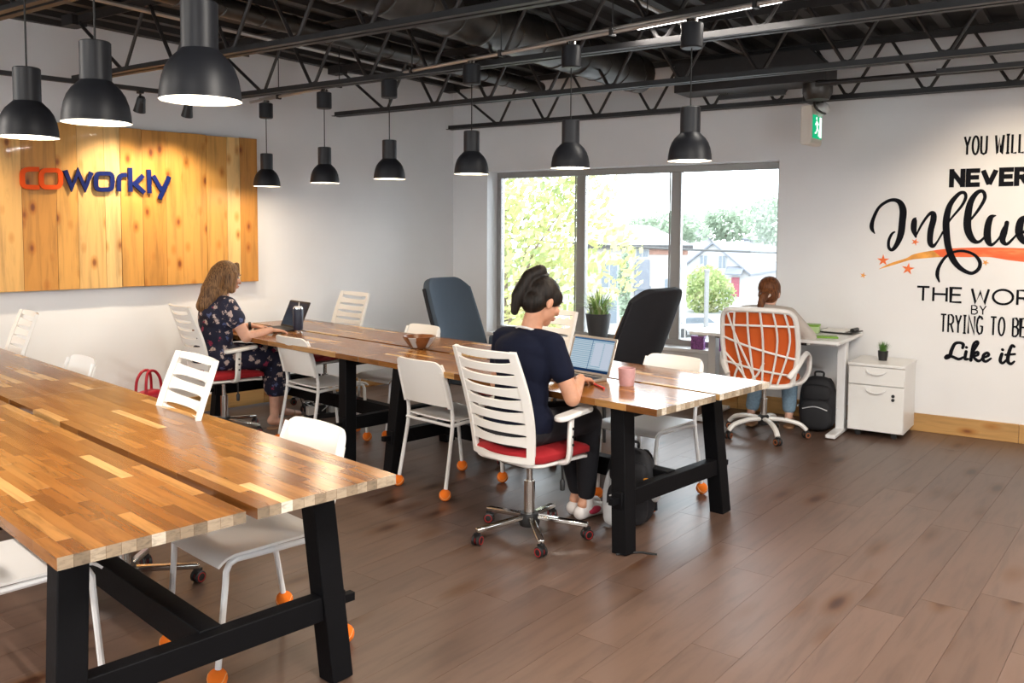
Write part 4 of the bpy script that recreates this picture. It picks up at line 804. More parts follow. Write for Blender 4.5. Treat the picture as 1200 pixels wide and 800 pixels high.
put(office, -6.50, 4.32, 180, 'white slatted office chair on the window side near the laptop and tumbler')
put(office, -4.12, 4.34, 178, 'white slatted office chair on the window side behind the woman in navy')
put(stack, -3.93, 3.54, 0, 'white stacking chair with orange ball feet beside the woman in navy')
put(stack, -5.38, 3.58, 0, 'white stacking chair with orange ball feet beside the woman in the floral dress')
put(stack, -5.32, 4.18, 180, 'white stacking chair across the table from the brown bowl')
put(stack, -2.95, 4.18, 182, 'white stacking chair pushed in across from the pink cup')
put(stack, -2.90, 1.60, 180, 'white stacking chair pushed under the nearest table toward the room centre')
put(stack, -3.18, .86, 0, 'white stacking chair pushed under the nearest table at the left picture edge')
put(stack, -5.35, 1.60, 180, 'white stacking chair with only its backrest top showing left of the red bag')

# high-back lounge chairs
def make_lounge(loc, rz, label, mt, pipe, hw=.30):
    e = empty('high_back_chair', loc, rz, label, 'armchair', 'high-back lounge chairs')
    def S(u, v):
        w = hw + .02 * math.sin(PI * v); y = -.20 - .33 * v + .07 * abs(u) ** 2.5; z = .33 + .81 * v; return (u * w, y, z)
    def edge(u):
        a = abs(u); t = 1 - (.0 if a < .55 else .10 * ((a - .55) / .45) ** 2.2); return [t * k / 12 for k in range(13)]
    b = MB(); us = [-1 + k / 10 for k in range(21)]; b.slab(S, us, edge, .06); b.obj('back_shell', mt, e, bevel=.012, seg=3)
    for s in (-1, 1):
        b = MB(); b.tube([Vector(S(s, v)) + Vector((s * .016, -.01, 0)) for v in [k / 12 * .9 for k in range(13)]], .016 if s > 0 else .008, 6); b.obj('edge_strip', pipe if s > 0 else mt, e)  # pale strip on the charcoal chair stands in for its window-lit edge
    b = MB(); b.prism(rrect(.56, .56, .10, 5, 0, .08), .30, .43, lambda x, y, t: (x, y, t + .06 * y)); b.obj('seat_cushion', mt, e, bevel=.04, seg=3)
    for s in (-1, 1):
        b = MB(); b.slab(lambda u, v: (s * (.31 + .03 * v), -.24 + .56 * u, .30 + (.33 + .0 * u) * v * (1 - .25 * max(0, u - .6))), [k / 8 for k in range(9)], lambda u: [0, .25, .5, .75, 1 - .2 * max(0, u - .75)], .055); ar = b.obj('armrest', mt, e, bevel=.02, seg=3)
        b = MB(); b.tube([(s * .34, -.2, .655), (s * .34, .1, .655), (s * .34, .24, .62), (s * .335, .31, .52)], .010, 6); b.obj('arm_edge_strip', pipe, ar)
        for yy in (-.16, .30): b = MB(); b.tube([(s * .25, yy, .32), (s * .29, yy + .04 * (1 if yy > 0 else -1), 0)], [.018, .011], 8); b.obj('leg', 'bplastic', e)
    return e
make_lounge((-5.25, 5.06, 0), R(-87), 'slate blue high-back lounge chair by the corner left of the window', 'navyfab', 'darkfab', .255)
make_lounge((-4.14, 5.32, 0), R(91), 'charcoal high-back lounge chair seen from behind, in front of the window', 'darkfab', 'lit_edge')
# plywood easy chair behind the charcoal one
e = empty('plywood_chair', (-4.72, 5.97, 0), R(100), 'bent plywood easy chair peeking out behind the charcoal lounge chair', 'chair')
b = MB(); b.slab(lambda u, v: (u * .26, -.20 - .22 * v + .05 * u * u, .40 + .52 * v), [-1 + k / 8 for k in range(17)], lambda u: [(1 - .14 * max(0, (abs(u) - .6) / .4) ** 2) * k / 8 for k in range(9)], .016); b.obj('backrest', 'ply', e)
b = MB(); b.slab(lambda u, v: (u * .27, -.22 + .5 * v, .36 + .07 * v), [-1 + k / 6 for k in range(13)], lambda u: [k / 8 for k in range(9)], .016); b.obj('seat', 'ply', e)
for s in (-1, 1): b = MB(); b.tube(cr([(s * .29, .30, 0), (s * .29, .33, .38), (s * .29, .10, .56), (s * .29, -.25, .52), (s * .29, -.34, 0)], 6), .017, 8); b.obj('side_frame', 'ply', e)

# ------------------------------------------------------------------ white desk corner
def WP(a, t, z=0): p = WA(a, z, t); return (p.x, p.y, p.z)
e = empty('standing_desk', WP(3.645, .41), AA, 'white sit-stand desk under the right end of the window', 'desk')
b = MB(); b.prism(rrect(1.18, .79, .02, 3), .727, .752, lambda x, y, t: (x, y, t)); b.obj('desktop', 'wlam', e, bevel=.003)
for s in (-1, 1):
    b = MB(); b.box((s * .525, .0, .36), (.065, .09, .70)); b.obj('leg_column', 'wmetal', e, bevel=.006)
    b = MB(); b.box((s * .525, .0, .022), (.075, .64, .03)); b.obj('foot', 'wmetal', e, bevel=.008)
    b = MB(); b.box((s * .525, .0, .715), (.05, .6, .024)); b.obj('support_arm', 'wmetal', e, bevel=.003)
b = MB(); b.box((0, .0, .69), (1.0, .04, .05)); b.obj('cross_beam', 'wmetal', e, bevel=.003)
b = MB(); b.box((.3, -.36, .716), (.10, .04, .02)); b.obj('height_switch', 'bplastic', e, bevel=.003)
for q in range(3): b = MB(); b.lathe([(0, 0), (.014, 0), (.01, .012), (0, .012)], 10, (.12 + .12 * q, -.37, .714)); b.obj('cable_hook', 'wplastic', e)
# drawer cabinet
e = empty('drawer_cabinet', WP(4.432, .25), AA, 'white two-drawer filing cabinet beside the desk', 'cabinet'); CW, CD = .40, .46
b = MB(); b.span((-CW / 2, -CD / 2 + .02, .045), (CW / 2, CD / 2, .545)); b.obj('carcass', 'wlam', e, bevel=.002)
b = MB(); b.span((-CW / 2 - .005, -CD / 2 - .004, .545), (CW / 2 + .005, CD / 2, .567)); b.obj('top_panel', 'wlam', e, bevel=.003)
for z0, z1 in ((.405, .54), (.05, .398)):
    b = MB(); b.span((-CW / 2 + .002, -CD / 2, z0), (CW / 2 - .002, -CD / 2 + .019, z1)); d = b.obj('drawer_front', 'wlam', e, bevel=.003)
    b = MB(); zc = z1 - .035; b.tube(cr([(-.07, -CD / 2 - .002, zc + .01), (-.05, -CD / 2 - .014, zc - .008), (0, -CD / 2 - .02, zc - .018), (.05, -CD / 2 - .014, zc - .008), (.07, -CD / 2 - .002, zc + .01)], 5), .006, 8); b.obj('handle', 'wmetal', d)
for zz in (.335, .305): b = MB(); b.lathe([(0, 0), (.012, 0), (.012, .006), (0, .008)], 14, (.125, -CD / 2 - .001, zz), rot=Matrix.Rotation(PI / 2, 3, 'X')); b.obj('lock', 'bplastic', e)
for sx in (-1, 1):
    for sy in (-1, 1): b = MB(); b.lathe([(0, -.012), (.022, -.012), (.022, .012), (0, .012)], 14, (sx * .13, sy * .17, .022), rot=Matrix.Rotation(PI / 2, 3, 'X')); b.box((sx * .13, sy * .17, .04), (.03, .03, .014)); b.obj('caster', 'bplastic', e)
def grass_plant(name, loc, label, potr, poth, n, h, spread, pm, lm, seed, cat='plant', cone=.8, leafw=.004, arch=.35):
    e = empty(name, loc, 0, label, cat); rr_ = random.Random(seed)
    b = MB(); b.lathe([(0, 0), (potr * cone, 0), (potr * (cone + 1) / 2 * 1.04, poth * .5), (potr, poth), (potr * .92, poth), (potr * .9, poth * .9), (0, poth * .9)], 28); b.obj('pot', pm, e)
    b = MB(); b.lathe([(0, poth * .91), (potr * .89, poth * .905)], 20, cap=False); b.obj('soil', 'soil', e)
    for q, m_ in enumerate(lm):
        b = MB()
        for k in range(n // len(lm)):
            a = rr_.uniform(0, 2 * PI); r_ = rr_.uniform(0, potr * .7); p = Vector((r_ * math.cos(a), r_ * math.sin(a), poth * .9)); d = Vector((math.cos(a), math.sin(a), 0)); L = h * rr_.uniform(.6, 1.05); sp = spread * rr_.uniform(.3, 1.1); s = Vector((-d.y, d.x, 0)); w = leafw * rr_.uniform(.7, 1.2); prev = None; vs_ = []; 
            for j in range(6):
                t = j / 5; c = p + d * (sp * t ** 1.6) + Vector((0, 0, L * (t - arch * t * t * (sp / max(spread, 1e-4))))); ww = w * (1 - t * .92); vs_ += [c - s * ww, c + d * ww * .3, c + s * ww]
            b.add(vs_, [(3 * j + i, 3 * j + i + 1, 3 * j + i + 4, 3 * j + i + 3) for j in range(5) for i in range(2)])
        o = b.obj('leaves', m_, e); o['kind'] = 'stuff'
    return e
grass_plant('grass_plant', WP(4.43, .24, .567), 'little green grass plant in a black pot on the filing cabinet', .038, .075, 150, .10, .045, 'potblack', ['grassblade'], 4, leafw=.003)
grass_plant('potted_plant', WP(1.74, -.085, .492), 'arching green plant in a dark grey pot on the window sill', .125, .26, 230, .40, .27, 'potgrey', ['leaf', 'leafpale'], 6, cone=.68, leafw=.008, arch=.72)
# desk things
def flat(name, label, cat, a, t, z, d, m, rz=0, bevel=.003, r=.01):
    b = MB(); b.prism(rrect(d[0], d[1], r, 4), 0, d[2], lambda x, y, q: (x, y, q)); o = b.obj(name, m, bevel=bevel); o.location = WP(a, t, z); o.rotation_euler = (0, 0, AA + R(rz)); return tag(o, label, cat)
flat('green_tray', 'flat lime green tray on the desk edge', 'tray', 4.08, .57, .7525, (.17, .12, .012), 'green', 20)
e = empty('lunch_box', WP(3.86, .31, .7525), AA + R(8), 'pale green box with a green lid on the white desk', 'box')
b = MB(); b.prism(rrect(.20, .13, .015), 0, .055, lambda x, y, q: (x, y, q)); b.obj('box_body', 'greenclear', e, bevel=.004); b = MB(); b.prism(rrect(.206, .136, .015), .055, .068, lambda x, y, q: (x, y, q)); b.obj('lid', 'green', e, bevel=.003)
e = empty('document_folder', WP(4.08, .16, .7525), AA + R(-6), 'open black folder with papers at the back of the white desk', 'folder')
b = MB(); b.slab(lambda u, v: (u * .145, -.12 + .24 * v, .006 + .02 * max(0, abs(u) - .55)), [-1 + k / 6 for k in range(13)], lambda u: [0, .5, 1], .008); b.obj('cover', 'bplastic', e); b = MB(); b.prism(rrect(.19, .19, .005), .012, .022, lambda x, y, q: (x - .025, y, q)); b.obj('papers', 'paper', e)
b = MB(); b.tube([(.12, -.06, .03), (.12, .06, .03)], .016, 10); b.obj('spine_roll', 'bplastic', e)
for i, (a, w) in enumerate(((2.80, 'left'), (2.99, 'right'))):
    e = empty('purple_box', WP(a, -.03, .492), AA, 'small purple patterned card box on the sill, %s of the pair' % w, 'box', 'purple boxes on the sill')
    b = MB(); b.box((0, 0, .055), (.12, .05, .11)); b.obj('carton', 'purple', e, bevel=.003); b = MB(); b.box((0, 0, .115), (.125, .055, .012)); b.obj('lid', 'purple', e, bevel=.002)
# backpacks
def superell(b, c, r, p=3.2, nu=28, nv=16, m=0, taper=0, lean=0):
    f = lambda t: math.copysign(abs(t) ** (2 / p), t); vs_ = []
    for i in range(nv + 1):
        t = -PI / 2 + PI * i / nv
        for j in range(nu):
            a = 2 * PI * j / nu; z = f(math.sin(t)); k = 1 - taper * (z + 1) / 2; vs_.append((c[0] + r[0] * f(math.cos(t)) * f(math.cos(a)) * k, c[1] + r[1] * f(math.cos(t)) * f(math.sin(a)) * k + lean * (z + 1) / 2, c[2] + r[2] * z))
    b.add(vs_, [(i * nu + j, i * nu + (j + 1) % nu, (i + 1) * nu + (j + 1) % nu, (i + 1) * nu + j) for i in range(nv) for j in range(nu)], m); return b
def backpack(name, loc, rz, label, mb, mp, trim, s=1.0, extras=False):
    e = empty(name, loc, rz, label, 'backpack')
    superell(MB(), (0, 0, .23 * s), (.16 * s, .10 * s, .23 * s), 3.0, taper=.12).obj('bag_body', mb, e)
    superell(MB(), (0, -.105 * s, .15 * s), (.125 * s, .045 * s, .13 * s), 3.2).obj('front_pocket', mp, e)
    superell(MB(), (0, -.085 * s, .33 * s), (.115 * s, .04 * s, .07 * s), 3.2).obj('top_pocket', mb, e)
    b = MB(); b.tube(cr([(-.10 * s, -.153 * s, .20 * s), (0, -.158 * s, .225 * s), (.10 * s, -.153 * s, .20 * s)], 6), .004, 6); b.obj('zip', trim, e)
    b = MB(); b.tube(cr([(-.035 * s, .03, .455 * s), (-.03 * s, .03, .49 * s), (.03 * s, .03, .49 * s), (.035 * s, .03, .455 * s)], 5), .008, 6); b.obj('grab_handle', mb, e)
    for q in (-1, 1):
        b = MB(); b.tube(cr([(q * .07 * s, .09 * s, .43 * s), (q * .09 * s, .15 * s, .36 * s), (q * .11 * s, .15 * s, .2 * s), (q * .13 * s, .09 * s, .06 * s)], 5), .022 * s, 8, flat=.35); b.obj('shoulder_strap', mb, e)
        b = MB(); b.box((q * .158 * s, -.03 * s, .2 * s), (.008, .05 * s, .012)); b.obj('reflective_tab', trim, e)
    if extras:
        b = MB(); b.tube(cr([(-.12, -.05, .03), (-.125, -.06, .15), (-.10, -.07, .27), (-.04, -.06, .345)], 6), .016, 8, flat=.5); b.obj('white_stripe', 'whitefab', e)
        b = MB(); b.tube(cr([(-.085, -.105, .03), (-.095, -.1, .14), (-.075, -.09, .26), (-.03, -.08, .33)], 6), .012, 8, flat=.5); b.obj('white_stripe', 'whitefab', e)
        superell(MB(), (-.05, -.10, .075), (.075, .05, .065), 3).obj('white_panel', 'whitefab', e)
        b = MB(); b.box((.10, -.10, .25), (.03, .02, .05)); b.obj('orange_tag', 'amber', e, bevel=.003)
        superell(MB(), (.13, .0, .2), (.03, .06, .07), 3).obj('side_pouch', 'whitefab', e)
    return e
backpack('backpack', WP(4.0, .44), AA + R(5), 'black backpack on the floor under the white desk', 'nylon', 'nylon', 'reflect', .93)
backpack('backpack', (-2.74, 3.74, 0), R(25), 'black and white backpack on the floor beside the table leg', 'nylon', 'nylon', 'reflect', .88, True)
run('power_cable', cr([(-2.50, 3.30, .006), (-2.44, 3.40, .006), (-2.40, 3.42, .006), (-2.36, 3.44, .006)], 5), .005, 'cord', 'short black cable lying by the near leg of the window-side table', 'cable')
e = empty('power_strip', (-6.1, 4.02, 0), R(80), 'tangled power strip with white adapters under the window-side table', 'power strip')
b = MB(); b.box((0, 0, .02), (.3, .05, .04)); b.obj('strip_body', 'bplastic', e, bevel=.005)
for q in range(3): b = MB(); b.box((-.1 + .1 * q, 0, .075), (.06, .05, .07)); b.obj('adapter', 'wplastic' if q != 1 else 'bplastic', e, bevel=.006)
for q in range(4):
    rr_ = random.Random(q); b = MB(); b.tube(cr([(-.1 + .07 * q, .0, .09)] + [(-.12 + .08 * q + rr_.uniform(-.09, .09), rr_.uniform(-.12, .12), rr_.uniform(.05, .26)) for k in range(5)] + [(-.1 + .07 * q, .06, .015)], 6), .004, 5); b.obj('cable', 'wplastic' if q % 2 else 'cord', e)
# red handbag by the wood panel wall
e = empty('handbag', (-6.74, 2.86, 0), R(-65), 'red leather handbag with arched handles on the floor by the wood panel wall', 'bag')
superell(MB(), (0, 0, .15), (.16, .075, .15), 4, taper=.15).obj('bag_body', 'redbag', e)
for q in (-1, 1): b = MB(); b.tube(cr([(-.085, q * .05, .27), (-.075, q * .045, .38), (-.035, q * .03, .445), (.035, q * .03, .445), (.075, q * .045, .38), (.085, q * .05, .27)], 6), .011, 8); b.obj('handle', 'redbag', e)

# ------------------------------------------------------------------ table-top things
def laptop(loc, rz, label, shell, scr, w, d, tilt, doc):
    e = empty('laptop', loc, rz, label, 'laptop', 'open laptops')
    b = MB(); b.prism(rrect(w, d, .012), 0, .014, lambda x, y, q: (x, y - d / 2, q)); base = b.obj('base', shell, e, bevel=.003)
    b = MB(); b.box((0, -.075, .0146), (w - .04, .095, .0015)); b.obj('keyboard', 'keys', base)
    b = MB(); b.box((0, -d + .05, .0146), (.10, .065, .001)); b.obj('trackpad', 'alum' if doc else 'dgrey', base)
    T = Matrix.Rotation(-tilt, 3, 'X'); lh = d * .98; o0 = Vector((0, .002, .012)); fn = lambda x, y, q: o0 + T @ Vector((x, -q, y))
    b = MB(); b.prism(rrect(w, lh, .012, 5, 0, lh / 2), -.007, 0, fn); lid = b.obj('lid', shell, e, bevel=.002)
    def quad(nm, x0, x1, y0, y1, q, m):
        me = bpy.data.meshes.new(nm); me.from_pydata([fn(x0, y0, q), fn(x1, y0, q), fn(x1, y1, q), fn(x0, y1, q)], [], [(0, 1, 2, 3)]); uv = me.uv_layers.new(name='uv')
        for li, c in enumerate(((0, 0), (1, 0), (1, 1), (0, 1))): uv.data[li].uv = c
        me.materials.append(MT[m]); o = bpy.data.objects.new(nm, me); COL.objects.link(o); o.parent = lid; return o
    quad('bezel', -w / 2 + .006, w / 2 - .006, .008, lh - .006, .0012, shell if doc else 'keys')
    quad('screen', -w / 2 + .014, w / 2 - .014, .018, lh - .014, .0018, scr)
    if doc:
        quad('taskbar', -w / 2 + .014, w / 2 - .014, .018, .034, .0022, 'screenbar'); quad('title_bar', -w / 2 + .014, w / 2 - .014, lh - .024, lh - .014, .0022, 'screentop')
        quad('page', .012, .075, .055, lh - .035, .0022, 'screenpage'); quad('page', .085, w / 2 - .02, .04, lh - .035, .0022, 'screenpage'); quad('divider', -.008, -.004, .034, lh - .024, .0024, 'screentop')
    b = MB(); b.tube([(-w * .35, .004, .012), (w * .35, .004, .012)], .006, 8); b.obj('hinge', 'bplastic', e)
    return e
laptop((-3.055, 3.735, ZT), R(-3), 'silver laptop with lit document screen in front of the woman in navy', 'alum', 'screenA', .325, .225, R(20), True)
laptop((-6.22, 3.80, ZT), R(-4), 'dark grey laptop with dim screen in front of the woman in the floral dress', 'dgrey', 'screenB', .34, .235, R(24), False)
e = empty('drinking_cup', (-2.735, 3.68, ZT), 0, 'pink ceramic tumbler cup on the table end', 'cup')
b = MB(); b.lathe([(0, 0), (.036, 0), (.039, .004), (.044, .05), (.046, .092), (.0435, .093), (.041, .05), (.036, .008), (0, .008)], 32); b.obj('cup_body', 'pink', e); b = MB(); b.box((0, -.0425, .04), (.012, .002, .008)); b.obj('stamp', 'pink', e)
e = empty('red_pen', (-2.80, 3.53, ZT + .006), R(62), 'red pen lying beside the silver laptop', 'pen')
b = MB(); b.tube([(0, -.065, 0), (0, .05, 0)], .0055, 10); b.obj('barrel', 'redpen', e); b = MB(); b.tube([(0, .045, 0), (0, .085, 0)], .0065, 10); b.obj('cap', 'redpen', e)
e = empty('serving_bowl', (-4.60, 3.82, ZT), R(20), 'brown and grey faceted bowl on the window-side tables', 'bowl')
b = MB(); b.lathe([(0, 0), (.055, 0), (.062, .006), (.10, .055), (.115, .085), (.108, .085), (.092, .055), (.055, .012), (0, .012)], 10); b.obj('bowl_body', 'bowlw', e)
for q in (-100, -20, 120): b = MB(); a0 = R(q); b.slab(lambda u, v: ((.0645 + .0505 * v) * math.cos(a0 + u * .5), (.0645 + .0505 * v) * math.sin(a0 + u * .5), .012 + .068 * v), [k / 4 for k in range(5)], lambda u: [0, .5, 1], .004); b.obj('glaze_patch', 'bowlpatch', e)
e = empty('travel_tumbler', (-6.005, 3.745, ZT), 0, 'navy insulated tumbler with steel rim beside the dark laptop', 'tumbler')
b = MB(); b.lathe([(.034, .012), (.040, .03), (.041, .17), (.039, .182)], 28); b.obj('sleeve', 'navyglaze', e); b = MB(); b.lathe([(0, 0), (.033, 0), (.034, .014)], 24, cap=False); b.lathe([(.039, .182), (.038, .192), (0, .192)], 24, cap=False); b.obj('steel_rim', 'chrome', e); b = MB(); b.tube([(.012, 0, .19), (.016, 0, .235)], .004, 8); b.lathe([(0, .192), (.035, .192), (.03, .202), (0, .202)], 24); b.obj('lid_and_straw', 'lens', e)

# ------------------------------------------------------------------ orange mesh chair
e = empty('mesh_chair', (-3.215, 6.075, 0), R(17), 'orange office chair with white lattice back at the white desk', 'chair')
for k in range(5):
    a = R(54 + 72 * k + 30); d = Vector((math.cos(a), math.sin(a), 0))
    b = MB(); b.tube(cr([d * .03 + Vector((0, 0, .135)), d * .14 + Vector((0, 0, .135)), d * .26 + Vector((0, 0, .11)), d * .315 + Vector((0, 0, .065))], 4), .021, 8, flat=.8); b.obj('base_arm', 'wplastic', e)
    b = MB(); q = Matrix.Rotation(a + .5, 3, 'Z'); c = d * .315
    for s in (-1, 1):
        rot = q @ Matrix.Rotation(PI / 2, 3, 'X'); b.lathe([(0, -.009), (.025, -.009), (.029, -.005), (.029, .005), (.025, .009), (0, .009)], 16, c + q @ Vector((0, s * .015, .029)), rot=rot); b.lathe([(.012, -.0105), (.021, -.0105), (.021, .0105), (.012, .0105), (.012, -.0105)], 16, c + q @ Vector((0, s * .015, .029)), rot=rot, m=1, cap=False)
    b.box(c + Vector((0, 0, .052)), (.032, .02, .022), q); b.obj('caster', ['bplastic', 'casterbrown'], e)
b = MB(); b.lathe([(0, .09), (.04, .09), (.042, .155), (.03, .165), (0, .165)], 18); b.obj('base_hub', 'bplastic', e)
b = MB(); b.lathe([(.025, .15), (.025, .29), (.018, .29), (.018, .41)], 16); b.obj('gas_lift', 'chrome', e)
b = MB(); b.box((0, 0, .41), (.2, .22, .03)); b.obj('tilt_mechanism', 'bplastic', e, bevel=.008)
superell(MB(), (0, .02, .465), (.25, .25, .045), 2.6).obj('seat_cushion', 'orange', e)
b = MB(); b.slab(lambda u, v: (u * .235, -.2 + .42 * v, .425 + .015 * u * u), [-1 + k / 6 for k in range(13)], lambda u: [0, .25, .5, .75, 1], .02); b.obj('seat_shell', 'wplastic', e)
def OB(u, v): return (u * (.20 + .075 * math.sin(PI * (.12 + .62 * v))), -.23 - .13 * v + .04 * math.sin(PI * v) + .055 * u * u, .43 + .56 * v)
ring = [(-.9, .0), (-1, .12), (-1, .5), (-.99, .85), (-.93, .96), (-.75, 1.0), (0, 1.015), (.75, 1.0), (.93, .96), (.99, .85), (1, .5), (1, .12), (.9, .0), (0, -.02)]
b = MB(); b.tube(cr([OB(*p) for p in ring], 4, True), .019, 8, closed=True); fr = b.obj('backrest_frame', 'wplastic', e)
b = MB(); b.slab(lambda u, v: Vector(OB(u, v)) + Vector((0, .018, 0)), [-.95 + .19 * k for k in range(11)], lambda u: [.02 + .95 * k / 12 * (1 - .03 * u * u) for k in range(13)], .01); b.obj('mesh_panel', 'orange', e)
lat = [[(x, 1.0), (x * 1.06 + .02, .6), (x * .72 + .05, .0)] for x in (-.62, -.25, .1, .45, .74)] + [[(-.97, .78), (0, .80), (.97, .80)], [(-.98, .62), (-.2, .50), (.97, .36)], [(-.98, .28), (0, .20), (.95, .14)], [(-.85, .97), (-.45, .45), (-.05, .02)], [(-.95, .4), (-.55, .18), (-.3, .0)], [(-.5, .3), (-.72, .12), (-.8, .02)], [(.15, .3), (-.05, .12), (-.35, .02)]]
for s in lat: b = MB(); b.tube([Vector(OB(*p)) + Vector((0, -.006, 0)) for p in cr(s, 5)], .0085, 6); b.obj('lattice_rib', 'wplastic', fr)
for s in (-1, 1):
    b = MB(); b.tube(cr([(s * .16, -.05, .42), (s * .26, .0, .43), (s * .305, .08, .50), (s * .31, .10, .60), (s * .305, .02, .655), (s * .295, -.10, .64), (s * .27, -.20, .575), (s * .22, -.25, .5)], 5), .021, 8, flat=.75); b.obj('armrest', 'wplastic', e)

# ------------------------------------------------------------------ people
def organic(name, prims, voxel, m, parent=None, smooth=3, fac=.5):
    """fuse tapered limbs and rounded masses into one continuous skin"""
    b = MB()
    for p in prims:
        if p[0] == 'c':
            _, a, ra, c, rc = p; a, c = Vector(a), Vector(c)
            b.ball(a, ra, 16, 10); b.ball(c, rc, 16, 10); b.tube([a, c], [ra, rc], 16)
        else:
            _, c, r, rot = p; b.ball(c, r, 20, 14, rot=rot)
    me = b.mesh(name + '_raw'); o = bpy.data.objects.new(name + '_raw', me); COL.objects.link(o)
    md = o.modifiers.new('r', 'REMESH'); md.mode = 'VOXEL'; md.voxel_size = voxel; md.use_smooth_shade = True
    if smooth: sm = o.modifiers.new('s', 'SMOOTH'); sm.factor = fac; sm.iterations = smooth
    dg = bpy.context.evaluated_depsgraph_get(); dg.update(); new = bpy.data.meshes.new_from_object(o.evaluated_get(dg)); new.name = name
    bpy.data.objects.remove(o); bpy.data.meshes.remove(me); new.materials.clear(); new.materials.append(MT[m])
    q = bpy.data.objects.new(name, new); COL.objects.link(q)
    if parent: q.parent = parent
    return q
def chain(pts, rs): return [('c', pts[i], rs[i], pts[i + 1], rs[i + 1]) for i in range(len(pts) - 1)]
def hand(w, fwd, side, down=(0, 0, -1), curl=.5, spread=1.0):
    """wrist, pointing direction, thumb side; four unequal bent fingers and a thumb off the side of the palm"""
    w = Vector(w); f = Vector(fwd).normalized(); s = Vector(side).normalized(); s = (s - f * s.dot(f)).normalized(); d = Vector(down).normalized(); out = []
    for k, (off, L) in enumerate(((.033, .070), (.011, .078), (-.011, .073), (-.031, .058))):
        kn = w + f * (.082 - .006 * abs(k - 1.2)) + s * off * spread; out.append(('c', w + s * off * .55 + f * .005, .0135, kn, .0115))
        d1 = (f + s * (off * 3.2) + d * curl * .5).normalized(); d2 = (f + s * (off * 2) + d * curl * 1.3).normalized(); d3 = (f * .8 + d * curl * 2.0).normalized()
        p1 = kn + d1 * L * .45; p2 = p1 + d2 * L * .32; p3 = p2 + d3 * L * .25; out += chain([kn, p1, p2, p3], [.0098, .0088, .0082, .007])
    t0 = w + f * .022 + s * .024; t1 = w + f * .055 + s * .052 + d * .01; t2 = w + f * .082 + s * .056 + d * .016; out += chain([t0, t1, t2], [.0135, .0105, .0085]); return out
def head_xf(c, tilt, turn=0, roll=0):
    Rm = Matrix.Rotation(turn, 3, 'Z') @ Matrix.Rotation(-tilt, 3, 'X') @ Matrix.Rotation(roll, 3, 'Y'); c = Vector(c)
    return (lambda p: c + Rm @ Vector(p)), Rm
def head_prims(H, Rm):
    return [('e', H((0, -.012, .028)), (.074, .094, .088), Rm), ('e', H((0, .025, -.035)), (.058, .062, .075), Rm), ('e', H((0, .058, -.088)), (.028, .026, .024), Rm), ('c', H((0, .088, .008)), .0085, H((0, .107, -.026)), .0125), ('e', H((.0, .082, -.058)), (.024, .016, .017), Rm),
            ('e', H((.074, -.008, -.012)), (.009, .019, .031), Rm), ('e', H((-.074, -.008, -.012)), (.009, .019, .031), Rm), ('e', H((.034, .068, -.022)), (.024, .02, .024), Rm), ('e', H((-.034, .068, -.022)), (.024, .02, .024), Rm), ('e', H((0, .074, .035)), (.052, .018, .014), Rm)]
def face(H, Rm, parent):
    for s in (-1, 1):
        b = MB(); b.ball(H((s * .031, .078, .012)), (.013, .010, .0085), 12, 8, 0, Rm); b.ball(H((s * .031, .0865, .012)), (.006, .0028, .006), 10, 6, 1, Rm); b.obj('eye', ['eye', 'iris'], parent)
        b = MB(); b.tube([H((s * .016, .093, .03)), H((s * .032, .091, .036)), H((s * .05, .078, .03))], .0032, 6); b.obj('eyebrow', 'iris', parent)
    b = MB(); b.ball(H((0, .095, -.054)), (.021, .008, .0055), 14, 7, 0, Rm); b.ball(H((0, .093, -.064)), (.017, .008, .006), 14, 7, 0, Rm); b.obj('lips', 'lips', parent)
def person(loc, rz, label, skin, hc, tilt, turn, P):
    """P: joints in the seated person's own frame, facing +Y"""
    H, Rm = head_xf(hc, tilt, turn); pr_ = head_prims(H, Rm)
    pr_ += [('c', H((0, -.02, -.05)), .052, P['neck'], .054), ('c', P['neck'], .056, P['chest'], .10)]
    pr_ += [('e', P['chest'], (.155, .105, .16), None), ('e', (Vector(P['chest']) + Vector(P['pelvis'])) / 2, (.135, .10, .17), None), ('e', P['pelvis'], (.17, .13, .12), None)]
    for s in (0, 1):
        S, E, W = P['arm'][s]; pr_ += [('c', P['neck'], .045, S, .052)] + chain([S, E], [.050, .040]) + chain([E, (Vector(E) + Vector(W)) / 2, W], [.040, .034, .025]) + hand(W, P['hdir'][s], (-1 if s else 1, .25, 0) if False else ((-1, .3, 0) if s else (1, .3, 0)), curl=P.get('curl', .5))
        Hh, Kn, An, Toe = P['leg'][s]; pr_ += chain([Hh, Kn], [.082, .060]) + chain([Kn, (Vector(Kn) * .62 + Vector(An) * .38), An], [.056, .052, .034]) + [('c', An, .034, Vector(An) + Vector((0, -.03, -.035)), .030), ('c', Vector(An) + Vector((0, -.02, -.04)), .032, Toe, .022)]
    o = organic('person', pr_, .0055, skin); o.location = loc; o.rotation_euler = (0, 0, rz); tag(o, label, 'person'); face(H, Rm, o); return o, H, Rm
